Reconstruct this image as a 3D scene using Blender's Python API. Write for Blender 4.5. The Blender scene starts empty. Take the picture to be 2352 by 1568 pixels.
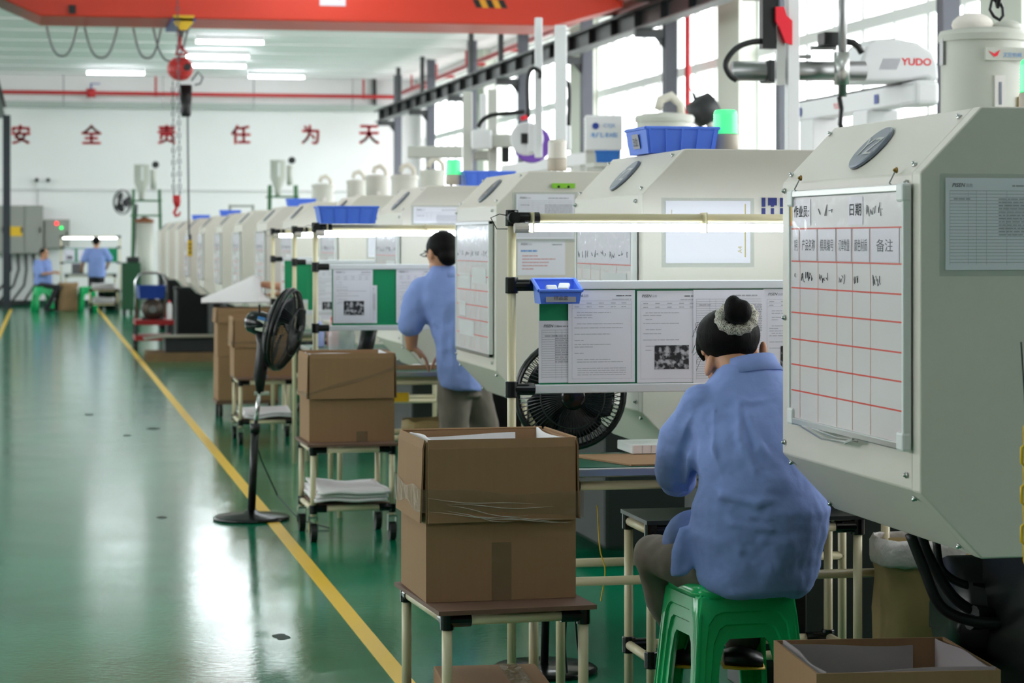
import bpy, bmesh, math, random
from mathutils import Vector, Matrix, noise
random.seed(7)
SC = bpy.context.scene
COL = SC.collection
PI = math.pi

# ------------------------------------------------------------------ camera
# pin-hole model of the photograph (2352 x 1568): focal length 5250 px (an 80 mm lens on full frame), horizon on row 553,
# the aisle (world +Y) vanishes at column 96; world +X runs to the right across the aisle
FPX, HOR, CAMZ = 5250.0, 553.0, 1.47
YAW = math.atan(1080.0 / FPX)
CF = Vector((math.sin(YAW), math.cos(YAW), 0)); CR = Vector((math.cos(YAW), -math.sin(YAW), 0))
cam = bpy.data.cameras.new('camera'); cam_ob = bpy.data.objects.new('camera', cam); COL.objects.link(cam_ob)
cam_ob.location = (0, 0, CAMZ); cam_ob.rotation_euler = (PI / 2, 0, -YAW)
cam.sensor_width = 36; cam.lens = 36 * FPX / 2352; cam.shift_y = -(784 - HOR) / 2352
cam.clip_start = 0.05; cam.clip_end = 300
cam.dof.use_dof = True; cam.dof.focus_distance = 6.4; cam.dof.aperture_fstop = 6.2
SC.camera = cam_ob

# ------------------------------------------------------------------ world, daylight, exposure
SC.view_settings.view_transform = 'Standard'; SC.view_settings.look = 'None'
SC.view_settings.gamma = 1.0; SC.view_settings.use_curve_mapping = False
SC.view_settings.exposure = 0.34
SKY, TUBE, CEIL_TUBE = 5.4, 12.0, 36.0
wd = bpy.data.worlds.new('overcast_sky'); SC.world = wd; wd.use_nodes = True
bg = wd.node_tree.nodes['Background']; bg.inputs[0].default_value = (0.95, 0.98, 1.0, 1); bg.inputs[1].default_value = SKY
def portal(x, sgn):
    l = bpy.data.lights.new('window_portal', 'AREA'); l.shape = 'RECTANGLE'; l.size = 72; l.size_y = 4.0
    o = bpy.data.objects.new('window_portal', l); COL.objects.link(o)
    o.location = (x, 18, 3.0); o.rotation_euler = (PI / 2, 0, sgn * PI / 2)
    l.cycles.is_portal = True
portal(8.9, 1); portal(-9.35, -1)

# ------------------------------------------------------------------ helpers: pixel <-> place
def P(px, py, d):
    l = (px - 1176) / FPX * d
    v = CF * d + CR * l
    return Vector((v.x, v.y, CAMZ - (py - HOR) / FPX * d))
def onY(px, py, Y):
    t = (px - 1176) / FPX
    return P(px, py, Y / (CF.y + CR.y * t))
def onX(px, py, X):
    t = (px - 1176) / FPX
    return P(px, py, X / (CF.x + CR.x * t))
def onZ(px, py, z):
    return P(px, py, FPX * (CAMZ - z) / (py - HOR))

# ------------------------------------------------------------------ helpers: materials
def lin(c):
    return tuple(((x / 255) / 12.92 if x / 255 <= 0.04045 else ((x / 255 + 0.055) / 1.055) ** 2.4) for x in c)
MATS = {}
def mat(name, rgb, rough=0.5, metal=0.0, var=0.0, scale=8.0, bump=0.0, bscale=60.0, coat=0.0, emit=None, es=0.0, stretch=None, alpha=None, spec=None, trans=None, sss=0.0):
    if name in MATS: return MATS[name]
    m = bpy.data.materials.new(name); m.use_nodes = True; MATS[name] = m
    nt = m.node_tree; b = nt.nodes['Principled BSDF']
    c = lin(rgb) + (1,)
    b.inputs['Base Color'].default_value = c; b.inputs['Roughness'].default_value = rough; b.inputs['Metallic'].default_value = metal
    if coat: b.inputs['Coat Weight'].default_value = coat; b.inputs['Coat Roughness'].default_value = 0.08
    if spec is not None: b.inputs['Specular IOR Level'].default_value = spec
    if emit: b.inputs['Emission Color'].default_value = lin(emit) + (1,); b.inputs['Emission Strength'].default_value = es
    if trans: b.inputs['Transmission Weight'].default_value = trans
    if alpha is not None: b.inputs['Alpha'].default_value = alpha
    if sss: b.inputs['Subsurface Weight'].default_value = sss; b.inputs['Subsurface Radius'].default_value = (0.02, 0.008, 0.004); b.inputs['Subsurface Scale'].default_value = 0.4
    if var or bump:
        tc = nt.nodes.new('ShaderNodeTexCoord'); mp = nt.nodes.new('ShaderNodeMapping')
        nt.links.new(tc.outputs['Object'], mp.inputs['Vector'])
        if stretch: mp.inputs['Scale'].default_value = stretch
    if var:
        n = nt.nodes.new('ShaderNodeTexNoise'); n.inputs['Scale'].default_value = scale; n.inputs['Detail'].default_value = 5
        nt.links.new(mp.outputs[0], n.inputs['Vector'])
        mx = nt.nodes.new('ShaderNodeMix'); mx.data_type = 'RGBA'
        mx.inputs['A'].default_value = tuple(max(0, x * (1 - var)) for x in c[:3]) + (1,)
        mx.inputs['B'].default_value = tuple(min(1, x * (1 + var)) for x in c[:3]) + (1,)
        nt.links.new(n.outputs['Fac'], mx.inputs['Factor']); nt.links.new(mx.outputs['Result'], b.inputs['Base Color'])
    if bump:
        n2 = nt.nodes.new('ShaderNodeTexNoise'); n2.inputs['Scale'].default_value = bscale; n2.inputs['Detail'].default_value = 3
        nt.links.new(mp.outputs[0], n2.inputs['Vector'])
        bp = nt.nodes.new('ShaderNodeBump'); bp.inputs['Strength'].default_value = bump; bp.inputs['Distance'].default_value = 0.01
        nt.links.new(n2.outputs['Fac'], bp.inputs['Height']); nt.links.new(bp.outputs[0], b.inputs['Normal'])
    return m
def film(name, rgb, fac, rough=0.1, bump=0.0, bscale=40):
    # thin clear sheet: part of the light passes straight through, the rest is a glossy surface
    if name in MATS: return MATS[name]
    m = bpy.data.materials.new(name); m.use_nodes = True; MATS[name] = m; nt = m.node_tree
    b = nt.nodes['Principled BSDF']; out = nt.nodes['Material Output']
    b.inputs['Base Color'].default_value = lin(rgb) + (1,); b.inputs['Roughness'].default_value = rough
    tr = nt.nodes.new('ShaderNodeBsdfTransparent'); mx = nt.nodes.new('ShaderNodeMixShader'); mx.inputs[0].default_value = fac
    nt.links.new(tr.outputs[0], mx.inputs[1]); nt.links.new(b.outputs[0], mx.inputs[2]); nt.links.new(mx.outputs[0], out.inputs[0])
    if bump:
        tc = nt.nodes.new('ShaderNodeTexCoord'); n2 = nt.nodes.new('ShaderNodeTexNoise'); n2.inputs['Scale'].default_value = bscale
        nt.links.new(tc.outputs['Object'], n2.inputs['Vector'])
        bp = nt.nodes.new('ShaderNodeBump'); bp.inputs['Strength'].default_value = bump; bp.inputs['Distance'].default_value = 0.01
        nt.links.new(n2.outputs['Fac'], bp.inputs['Height']); nt.links.new(bp.outputs[0], b.inputs['Normal'])
    return m

M_WALL = mat('white_plaster', (238, 236, 236), 0.85, var=0.02, scale=1.5)
M_CEIL = mat('white_ceiling', (251, 247, 249), 0.85)
M_HOUSE = mat('machine_enamel', (226, 218, 208), 0.38, var=0.02, scale=3, bump=0.02, bscale=250)
M_HOUSE2 = mat('machine_enamel_grey', (196, 196, 188), 0.4)
M_DARK = mat('machine_dark', (34, 36, 38), 0.5, var=0.3)
M_BED = mat('machine_bed', (24, 30, 28), 0.5, var=0.3)
M_BLACK = mat('black_plastic', (14, 14, 15), 0.35)
M_BLACKG = mat('black_gloss', (10, 10, 12), 0.18)
M_HOSE = mat('black_rubber', (15, 15, 16), 0.45)
M_CHROME = mat('chrome', (200, 200, 200), 0.18, 1.0)
M_ALU = mat('aluminium', (190, 190, 188), 0.3, 1.0)
M_STEEL = mat('steel', (150, 150, 150), 0.35, 1.0)
M_PIPE = mat('cream_pipe', (216, 204, 168), 0.35, var=0.03)
M_KRAFT = mat('cardboard', (152, 116, 82), 0.8, var=0.07, scale=1, stretch=(90, 90, 1.5), bump=0.05, bscale=40)
M_KRAFT_E = mat('cardboard_edge', (186, 152, 112), 0.85)
M_FOAM = mat('white_foam', (236, 230, 232), 0.7, var=0.03)
M_PLY = mat('plywood', (112, 82, 66), 0.6, var=0.25, scale=3)
M_PLYE = mat('plywood_edge', (150, 116, 86), 0.7, var=0.3, scale=60)
M_PAPER = mat('white_paper', (240, 236, 246), 0.6)
M_INK = mat('black_ink', (84, 80, 88), 0.7)
M_INKG = mat('grey_ink', (172, 168, 178), 0.7)
M_INKB = mat('blue_ink', (90, 150, 215), 0.7)
M_INKR = mat('red_ink', (205, 84, 84), 0.7)
def halftone(name):
    # coarse black-and-white picture print: hard-edged random patches
    m = mat(name, (40, 38, 42), 0.6); nt = m.node_tree; b = nt.nodes['Principled BSDF']
    tc = nt.nodes.new('ShaderNodeTexCoord'); n = nt.nodes.new('ShaderNodeTexNoise'); n.inputs['Scale'].default_value = 55; n.inputs['Detail'].default_value = 2
    r = nt.nodes.new('ShaderNodeValToRGB'); r.color_ramp.elements[0].position = 0.46; r.color_ramp.elements[1].position = 0.66
    r.color_ramp.elements[0].color = lin((36, 34, 40)) + (1,); r.color_ramp.elements[1].color = lin((196, 192, 200)) + (1,)
    nt.links.new(tc.outputs['Object'], n.inputs['Vector']); nt.links.new(n.outputs['Fac'], r.inputs[0]); nt.links.new(r.outputs[0], b.inputs['Base Color'])
    return m
M_PHOTO = halftone('picture_print')
M_GREEN = mat('green_board', (0, 142, 92), 0.55)
M_WHITEP = mat('white_plastic', (232, 232, 232), 0.4)
M_RAIL = mat('white_rail', (222, 222, 226), 0.35)
M_BIN = mat('blue_plastic', (86, 128, 240), 0.4, var=0.04)
M_BINW = mat('navy_plastic', (32, 62, 150), 0.4)
M_STOOL = mat('green_plastic', (34, 196, 116), 0.22)
M_GREYBLUE = mat('badge_grey', (122, 128, 142), 0.35, 0.4)
M_RED = mat('crane_red', (214, 56, 30), 0.42, var=0.08, scale=1.2)
M_PIPERED = mat('pipe_red', (186, 34, 40), 0.4)
M_YEL = mat('yellow_paint', (232, 186, 40), 0.45)
M_SIGNRED = mat('sign_red', (236, 24, 48), 0.6)
M_BEAM = mat('dark_steel_paint', (60, 62, 64), 0.45)
M_COLUMN = mat('column_grey', (92, 94, 104), 0.5)
M_CABIN = mat('cabinet_grey', (150, 150, 144), 0.5)
M_SHIRT = mat('blue_shirt', (138, 160, 222), 0.85, var=0.04, scale=14, bump=0.4, bscale=20)
M_TROUSER = mat('grey_trousers', (132, 122, 112), 0.85, var=0.08, bump=0.15, bscale=22)
M_TROUSD = mat('dark_trousers', (44, 42, 48), 0.85)
M_SKIN = mat('skin', (206, 150, 118), 0.5, var=0.05, sss=0.15)
M_HAIR = mat('black_hair', (12, 10, 9), 0.55, var=0.4, scale=2, stretch=(60, 60, 6), bump=0.4, bscale=8, spec=0.12)
M_SACK = mat('kraft_sack', (150, 128, 82), 0.75, var=0.12, scale=5, bump=0.5, bscale=7)
M_WHITEBD = mat('whiteboard', (220, 211, 213), 0.22, var=0.02, scale=4)
M_ROBOT = mat('robot_white', (228, 228, 230), 0.35)
M_HOPPER = mat('hopper_grey', (196, 196, 186), 0.45, var=0.03)
M_TUBE = mat('lamp_tube', (255, 255, 255), 0.3, emit=(236, 248, 255), es=TUBE)
M_CTUBE = mat('ceiling_lamp_tube', (255, 255, 255), 0.3, emit=(244, 250, 255), es=CEIL_TUBE)
M_FILM = film('clear_film', (225, 228, 232), 0.22, 0.08)
M_TAPE = film('packing_tape', (150, 128, 100), 0.3, 0.06, bump=0.6, bscale=22)
M_GLASS = film('window_glass', (235, 245, 248), 0.06, 0.02)
M_OPAL = mat('frame_white', (244, 248, 246), 0.5)
M_TABLE = mat('green_mat', (28, 92, 70), 0.35)
M_GREENM = mat('machine_green', (24, 74, 44), 0.5)
M_PURPLE = mat('purple_paint', (112, 70, 170), 0.5)
M_ORANGE = mat('orange_label', (250, 140, 30), 0.5)

# ------------------------------------------------------------------ helpers: meshes
class MB:
    def __init__(s): s.v = []; s.f = []
    def add(s, vs, fs):
        n = len(s.v); s.v += [Vector(v) for v in vs]; s.f += [tuple(i + n for i in f) for f in fs]; return s
    def box(s, x0, x1, y0, y1, z0, z1):
        return s.add([(x0, y0, z0), (x1, y0, z0), (x1, y1, z0), (x0, y1, z0), (x0, y0, z1), (x1, y0, z1), (x1, y1, z1), (x0, y1, z1)],
                     [(0, 3, 2, 1), (4, 5, 6, 7), (0, 1, 5, 4), (1, 2, 6, 5), (2, 3, 7, 6), (3, 0, 4, 7)])
    def obox(s, c, size, R=None):
        a, b, e = size[0] / 2, size[1] / 2, size[2] / 2; c = Vector(c)
        t = MB().box(-a, a, -b, b, -e, e)
        return s.add([c + (R @ v if R else v) for v in t.v], t.f)
    def cyl(s, p0, p1, r0, r1=None, n=12, caps=True):
        p0, p1 = Vector(p0), Vector(p1); r1 = r0 if r1 is None else r1
        ax = (p1 - p0).normalized(); u = ax.orthogonal().normalized(); w = ax.cross(u)
        vs = []
        for p, r in ((p0, r0), (p1, r1)):
            for i in range(n):
                a = 2 * PI * i / n; vs.append(p + u * math.cos(a) * r + w * math.sin(a) * r)
        fs = [(i, (i + 1) % n, n + (i + 1) % n, n + i) for i in range(n)]
        if caps: fs += [tuple(range(n))[::-1], tuple(range(n, 2 * n))]
        return s.add(vs, fs)
    def tube(s, pts, r, n=6, closed=False):
        pts = [Vector(p) for p in pts]; m = len(pts); rs = r if isinstance(r, (list, tuple)) else [r] * m
        u = None; vs = []
        for i, p in enumerate(pts):
            a = pts[i - 1] if (i or closed) else p; b = pts[(i + 1) % m] if (i < m - 1 or closed) else p
            t = (b - a).normalized()
            if u is None: u = t.orthogonal().normalized()
            u = (u - t * u.dot(t)); u = u.normalized() if u.length > 1e-6 else t.orthogonal().normalized()
            w = t.cross(u)
            for k in range(n):
                an = 2 * PI * k / n; vs.append(p + (u * math.cos(an) + w * math.sin(an)) * rs[i])
        fs = []
        for i in range(m if closed else m - 1):
            j = (i + 1) % m
            fs += [(i * n + k, i * n + (k + 1) % n, j * n + (k + 1) % n, j * n + k) for k in range(n)]
        if not closed: fs += [tuple(range(n))[::-1], tuple(range((m - 1) * n, m * n))]
        return s.add(vs, fs)
    def lathe(s, prof, c, n=24, R=None):
        c = Vector(c); vs = []
        for r, z in prof:
            for i in range(n):
                a = 2 * PI * i / n; v = Vector((r * math.cos(a), r * math.sin(a), z)); vs.append(c + (R @ v if R else v))
        fs = []
        for j in range(len(prof) - 1):
            fs += [(j * n + i, j * n + (i + 1) % n, (j + 1) * n + (i + 1) % n, (j + 1) * n + i) for i in range(n)]
        fs += [tuple(range(n))[::-1], tuple(range((len(prof) - 1) * n, len(prof) * n))]
        return s.add(vs, fs)
    def prism(s, poly, y0, y1, axis='y'):
        n = len(poly)
        mk = {'y': lambda a, b, t: (a, t, b), 'x': lambda a, b, t: (t, a, b), 'z': lambda a, b, t: (a, b, t)}[axis]
        vs = [mk(a, b, y0) for a, b in poly] + [mk(a, b, y1) for a, b in poly]
        fs = [(i, (i + 1) % n, n + (i + 1) % n, n + i) for i in range(n)] + [tuple(range(n))[::-1], tuple(range(n, 2 * n))]
        return s.add(vs, fs)
    def ball(s, c, r, nu=14, nv=9, R=None):
        r = r if isinstance(r, (list, tuple)) else (r, r, r); c = Vector(c); vs = []
        for j in range(1, nv):
            t = PI * j / nv
            for i in range(nu):
                a = 2 * PI * i / nu; v = Vector((r[0] * math.sin(t) * math.cos(a), r[1] * math.sin(t) * math.sin(a), r[2] * math.cos(t)))
                vs.append(c + (R @ v if R else v))
        t0, t1 = Vector((0, 0, r[2])), Vector((0, 0, -r[2])); vs += [c + (R @ t0 if R else t0), c + (R @ t1 if R else t1)]
        fs = [(j * nu + i, (j + 1) * nu + i, (j + 1) * nu + (i + 1) % nu, j * nu + (i + 1) % nu) for j in range(nv - 2) for i in range(nu)]
        k = (nv - 1) * nu
        fs += [(k, i, (i + 1) % nu) for i in range(nu)] + [(k + 1, (nv - 2) * nu + (i + 1) % nu, (nv - 2) * nu + i) for i in range(nu)]
        return s.add(vs, fs)
    def loft(s, rings, n=20):
        # rings: (centre, half-width vector, half-depth vector, exponent)
        vs = []
        for c, a, b, e in rings:
            for i in range(n):
                t = 2 * PI * i / n; ct, st = math.cos(t), math.sin(t)
                vs.append(Vector(c) + Vector(a) * math.copysign(abs(ct) ** e, ct) + Vector(b) * math.copysign(abs(st) ** e, st))
        m = len(rings)
        fs = [(j * n + i, j * n + (i + 1) % n, (j + 1) * n + (i + 1) % n, (j + 1) * n + i) for j in range(m - 1) for i in range(n)]
        fs += [tuple(range(n))[::-1], tuple(range((m - 1) * n, m * n))]
        return s.add(vs, fs)
    def limb(s, pts, rs, n=12):
        pts = [Vector(p) for p in pts]; s.tube(pts, list(rs), n)
        for p, r in zip(pts, rs): s.ball(p, r * 0.99, n, 8)
        return s
    def quad(s, o, u, v, x0, x1, y0, y1, off=0.0):
        w = u.cross(v) * off
        return s.add([o + u * x0 + v * y0 + w, o + u * x1 + v * y0 + w, o + u * x1 + v * y1 + w, o + u * x0 + v * y1 + w], [(0, 1, 2, 3)])
    def build(s, name, m, parent=None, smooth=False, bevel=0.0, seg=2, world=True, fix=True):
        me = bpy.data.meshes.new(name)
        if parent is not None and world:
            inv = wmat(parent).inverted(); vs = [inv @ v for v in s.v]
        else: vs = s.v
        me.from_pydata([tuple(v) for v in vs], [], s.f)
        if fix:
            bm = bmesh.new(); bm.from_mesh(me); bmesh.ops.recalc_face_normals(bm, faces=bm.faces); bm.to_mesh(me); bm.free()
        me.materials.append(m)
        if smooth: me.polygons.foreach_set('use_smooth', [True] * len(me.polygons))
        o = bpy.data.objects.new(name, me); COL.objects.link(o)
        if parent is not None: o.parent = parent
        if bevel:
            b = o.modifiers.new('edge', 'BEVEL'); b.width = bevel; b.segments = seg; b.limit_method = 'ANGLE'; b.angle_limit = 0.6
            if smooth is not True: b.harden_normals = False
        return o
def autosmooth(o, ang=40):
    o.data.polygons.foreach_set('use_smooth', [True] * len(o.data.polygons)); o.data.set_sharp_from_angle(angle=math.radians(ang)); return o
def wmat(o):
    m = Matrix.LocRotScale(o.location, o.rotation_euler, o.scale)
    return wmat(o.parent) @ m if o.parent else m
def tag(o, label, cat=None, group=None, kind=None):
    if label: o['label'] = label
    if cat: o['category'] = cat
    if group: o['group'] = group
    if kind: o['kind'] = kind
    return o
def thing(name, label, cat, loc=(0, 0, 0), rz=0.0, group=None):
    o = bpy.data.objects.new(name, None); o.empty_display_size = 0.1; COL.objects.link(o)
    o.location = loc; o.rotation_euler = (0, 0, rz)
    return tag(o, label, cat, group)
def struct(o): o['kind'] = 'structure'; return o
def dup(o, parent=None, **kw):
    c = o.copy(); COL.objects.link(c); c.parent = parent
    for ch in o.children: dup(ch, c)
    for k, v in kw.items(): setattr(c, k, v)
    return c
ORD = ['first', 'second', 'third', 'fourth', 'fifth', 'sixth', 'seventh', 'eighth', 'ninth', 'tenth', 'eleventh', 'twelfth', 'thirteenth', 'fourteenth', 'fifteenth']
V3 = Vector
UX, UY, UZ = V3((1, 0, 0)), V3((0, 1, 0)), V3((0, 0, 1))
def spline(pts, k=6):
    # Catmull-Rom curve through the points
    q = [V3(p) for p in pts]; q = [q[0] * 2 - q[1]] + q + [q[-1] * 2 - q[-2]]; out = []
    for i in range(1, len(q) - 2):
        a, b, c, d = q[i - 1], q[i], q[i + 1], q[i + 2]
        for j in range(k):
            t = j / k; out.append(0.5 * ((2 * b) + (c - a) * t + (2 * a - 5 * b + 4 * c - d) * t * t + (3 * b - a - 3 * c + d) * t ** 3))
    return out + [q[-2]]
_tc = {}
def text(body, name, m, parent, o, u, v, h, align='CENTER', bold=0.0, width=None, off=0.0015, shear=0.0, fat=0.0):
    key = (body, bold, shear)
    if key not in _tc:
        c = bpy.data.curves.new('lettering', 'FONT'); c.body = body; c.align_x = 'LEFT'; c.offset = bold; c.shear = shear; c.resolution_u = 3
        ob = bpy.data.objects.new('lettering', c); COL.objects.link(ob)
        me = bpy.data.meshes.new_from_object(ob); bpy.data.objects.remove(ob); bpy.data.curves.remove(c)
        vs = [w.co.copy() for w in me.vertices]; fs = [tuple(p.vertices) for p in me.polygons]; bpy.data.meshes.remove(me)
        if not vs: vs, fs = [V3((0, 0, 0)), V3((1, 0, 0)), V3((1, 1, 0))], [(0, 1, 2)]
        x0 = min(w.x for w in vs); x1 = max(w.x for w in vs); y0 = min(w.y for w in vs); y1 = max(w.y for w in vs)
        _tc[key] = ([V3(((w.x - x0), (w.y - y0), 0)) for w in vs], fs, x1 - x0, y1 - y0)
    vs, fs, w0, h0 = _tc[key]
    sy = h / h0; sx = (width / w0) if width else sy
    dx = {'CENTER': -w0 * sx / 2, 'LEFT': 0}[align]
    n = u.cross(v)
    mb = MB()
    for fx, fy in (((0, 0),) if not fat else ((0, 0), (fat, 0), (-fat, 0), (0, fat), (0, -fat))):
        mb.add([o + u * (p.x * sx + dx + fx) + v * (p.y * sy + fy) + n * (off + (abs(fx) + abs(fy)) * 0.02) for p in vs], fs)
    return mb.build(name, m, parent, fix=False)
# ================================================================== the setting
WX, WY, WL, WF, HZ = 8.54, 52.4, -9.0, -22.0, 5.2
# floor: green epoxy, slightly wavy and glossy
mf = bpy.data.materials.new('green_epoxy'); mf.use_nodes = True; nt = mf.node_tree; b = nt.nodes['Principled BSDF']
tc = nt.nodes.new('ShaderNodeTexCoord'); mp = nt.nodes.new('ShaderNodeMapping'); nt.links.new(tc.outputs['Object'], mp.inputs[0])
n1 = nt.nodes.new('ShaderNodeTexNoise'); n1.inputs['Scale'].default_value = 0.9; n1.inputs['Detail'].default_value = 6; nt.links.new(mp.outputs[0], n1.inputs['Vector'])
cr = nt.nodes.new('ShaderNodeValToRGB'); cr.color_ramp.elements[0].position = 0.3; cr.color_ramp.elements[1].position = 0.72
cr.color_ramp.elements[0].color = lin((0, 108, 74)) + (1,); cr.color_ramp.elements[1].color = lin((10, 138, 98)) + (1,)
nt.links.new(n1.outputs['Fac'], cr.inputs[0]); nt.links.new(cr.outputs[0], b.inputs['Base Color'])
n2 = nt.nodes.new('ShaderNodeTexNoise'); n2.inputs['Scale'].default_value = 2.2; n2.inputs['Detail'].default_value = 3; nt.links.new(mp.outputs[0], n2.inputs['Vector'])
n3 = nt.nodes.new('ShaderNodeTexNoise'); n3.inputs['Scale'].default_value = 34; n3.inputs['Detail'].default_value = 3; nt.links.new(mp.outputs[0], n3.inputs['Vector'])
mr = nt.nodes.new('ShaderNodeMapRange'); mr.inputs['To Min'].default_value = 0.08; mr.inputs['To Max'].default_value = 0.2
nt.links.new(n2.outputs['Fac'], mr.inputs[0]); nt.links.new(mr.outputs[0], b.inputs['Roughness'])
bp = nt.nodes.new('ShaderNodeBump'); bp.inputs['Strength'].default_value = 0.10; bp.inputs['Distance'].default_value = 0.01
ad = nt.nodes.new('ShaderNodeMath'); ad.operation = 'MULTIPLY_ADD'; ad.inputs[1].default_value = 0.5
nt.links.new(n3.outputs['Fac'], ad.inputs[0]); nt.links.new(n2.outputs['Fac'], ad.inputs[2]); nt.links.new(ad.outputs[0], bp.inputs['Height'])
nt.links.new(bp.outputs[0], b.inputs['Normal']); b.inputs['IOR'].default_value = 1.75
fl = struct(MB().box(WL, WX, WF, WY, -0.1, 0).build('floor', mf)); tag(fl, 'glossy green epoxy factory floor')
for k, (px, py, rx) in enumerate(((292, 1000, 0.03), (352, 984, 0.05), (372, 1188, 0.025), (646, 1462, 0.03), (205, 952, 0.04))):
    p = onZ(px, py, 0.0)
    MB().add([(p.x + rx * math.cos(a * 0.52) * (1 + 0.3 * math.sin(a * 2.1 + k)), p.y + rx * 2.2 * math.sin(a * 0.52), 0.0012) for a in range(12)], [tuple(range(12))]).build('scuff_mark', mat('scuff_dark', (24, 44, 38), 0.6), fl)
for x, w, nm in ((1.184, 0.066, 'trim_1'), (-0.645, 0.066, 'trim_2')):
    struct(tag(MB().box(x - w / 2, x + w / 2, WF + 0.2, 50.9, 0.0005, 0.002).build(nm, M_YEL), 'yellow aisle line painted on the green floor'))
struct(tag(MB().box(-60, 70, -50, 110, -0.4, -0.3).build('ground_outside', mat('concrete_ground', (170, 170, 165), 0.9)), 'pale concrete ground outside the windows'))

# ceiling with shallow cross ribs
ce = struct(tag(MB().box(WL - 0.2, WX + 0.2, WF - 0.2, WY + 0.2, HZ, HZ + 0.2).build('ceiling', M_CEIL), 'flat white factory ceiling'))
for y in [37.0 + 2.1 * i for i in range(8)]:
    MB().box(WL, WX, y - 0.02, y + 0.02, HZ - 0.02, HZ).build('ceiling_rib', M_CEIL, ce)
# back wall with ledge beam, cable trunk and red lettering
wb = struct(tag(MB().box(WL - 0.2, WX + 0.2, WY, WY + 0.2, 0, HZ).build('wall_back', M_WALL), 'white end wall with red safety lettering'))
MB().box(WL, WX, WY - 0.14, WY, 4.46, 4.6).build('ledge', mat('grey_green_paint', (176, 186, 180), 0.6), wb)
MB().box(-4, 7.3, WY - 0.03, WY, 2.59, 2.63).build('cable_trunk', mat('trunk_grey', (206, 204, 204), 0.6), wb)
MB().box(WL, WX, WY - 0.012, WY, 0, 0.14).build('skirting', mat('skirting_green', (20, 60, 46), 0.5), wb)
for ch, px in zip('安全责任为天', (48, 210, 383, 553, 713, 848)):
    p = onY(px, 330, WY - 0.004)
    text(ch, 'lettering', M_SIGNRED, wb, p, UX, UZ, 0.42, off=0.004, fat=0.012)
struct(tag(MB().box(WL - 0.2, WX + 0.2, WF - 0.2, WF, 0, HZ).build('wall_front', M_WALL), 'white wall behind the camera'))

# side walls: concrete pillars with glazed bays between them
HEAD, TRANS, T2 = 5.0, 3.8, 2.4
pill = [2.6, 10.9, 19.2, 27.5, 35.8, 44.1]
M_PILLAR = mat('pale_pillar', (226, 230, 218), 0.8)
winn = 0
pane_cache = {}
def side_wall(X, t, name, far_end, SILL):
    global winn
    sg = 1 if t > 0 else -1
    w = struct(tag(MB().box(min(X, X + t), max(X, X + t), WF, WY, 0, SILL).build(name, M_WALL), 'white side wall under a row of large windows'))
    MB().box(min(X, X + t), max(X, X + t), WF, WY, HEAD, HZ).build('lintel', M_WALL, w)
    for y in pill: MB().box(min(X - sg * 0.12, X + t), max(X - sg * 0.12, X + t), y - 0.46, y + 0.46, 0, HZ).build('pillar', M_PILLAR, w)
    MB().box(min(X, X + t), max(X, X + t), far_end, WY, SILL, HEAD).build('end_panel', M_WALL, w)
    MB().box(min(X, X + t), max(X, X + t), WF, pill[0] - 0.4, SILL, HEAD).build('blind_panel', M_WALL, w)
    ends = pill + [far_end]
    for i in range(len(ends) - 1):
        y0 = ends[i] + 0.46; y1 = ends[i + 1] - (0.46 if i < len(ends) - 2 else 0)
        winn += 1
        e = struct(thing('window_%d' % winn, 'tall white framed factory window bay', None, (X + t * 0.5, y0, SILL)))
        n = max(1, round((y1 - y0) / 0.87)); xf = X + t * 0.5; st = (y1 - y0) / n
        fm = MB()
        for z in (SILL, T2, TRANS, HEAD):
            hh = 0.035 if z != TRANS else 0.06
            fm.box(xf - 0.035, xf + 0.035, y0, y1, z - hh, z + hh)
        for k in range(n + 1):
            y = y0 + k * st; hw = 0.028 if k % 2 else 0.042
            fm.box(xf - 0.03, xf + 0.03, y - hw, y + hw, SILL, HEAD)
        fm.build('window_frame', M_OPAL, e)
        for k in range(n):
            for z0, z1 in ((SILL, T2), (T2, TRANS), (TRANS, HEAD)):
                key = (round(st, 3), z1 - z0)
                if key not in pane_cache:
                    pane_cache[key] = MB().box(-0.003, 0.003, 0.03, st - 0.03, 0.05, z1 - z0 - 0.05)
                    pane_cache[key] = pane_cache[key].build('pane', M_GLASS, e, world=False); o = pane_cache[key]
                else:
                    o = pane_cache[key].copy(); COL.objects.link(o); o.parent = e
                o.location = (0, k * st, z0 - SILL)
side_wall(WX, 0.3, 'wall_right', 51.9, 1.0)
side_wall(WL, -0.3, 'wall_left', 51.9, 2.2)

# ================================================================== crane runway, columns, pipes
def runway(X, label, y0, y1):
    t = thing('crane_runway_beam', label, 'beam', (X, y0, 4.17))
    MB().box(X - 0.012, X + 0.012, y0, y1, 4.19, 4.40).build('web', M_BEAM, t)
    MB().box(X - 0.1, X + 0.1, y0, y1, 4.17, 4.19).build('lower_flange', mat('flange_grey', (120, 120, 122), 0.5), t)
    MB().box(X - 0.11, X + 0.11, y0, y1, 4.40, 4.425).build('upper_flange', M_BEAM, t)
    MB().box(X - 0.03, X + 0.03, y0, y1, 4.425, 4.47).build('crane_rail', M_BEAM, t)
    ref = None; y = y0 + 0.05
    while y < y1:
        if ref is None: ref = MB().box(-0.1, -0.012, 0, 0.012, 4.19, 4.40).build('stiffener_plate', mat('stiffener_dark', (34, 35, 38), 0.5), t, world=False); o = ref
        else: o = ref.copy(); COL.objects.link(o); o.parent = t
        o.location = (0, y - y0, -4.17); y += 1.25
    return t
runway(7.52, 'dark grey crane runway beam with ribs in front of the windows', 12, 51.6)
runway(-0.874, 'crane runway beam at the far edge of the aisle opposite the windows', 26, 51.6)
cy = [19.04, 23.6, 28.2, 32.75, 37.3, 41.9, 46.5, 51.0]
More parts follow.
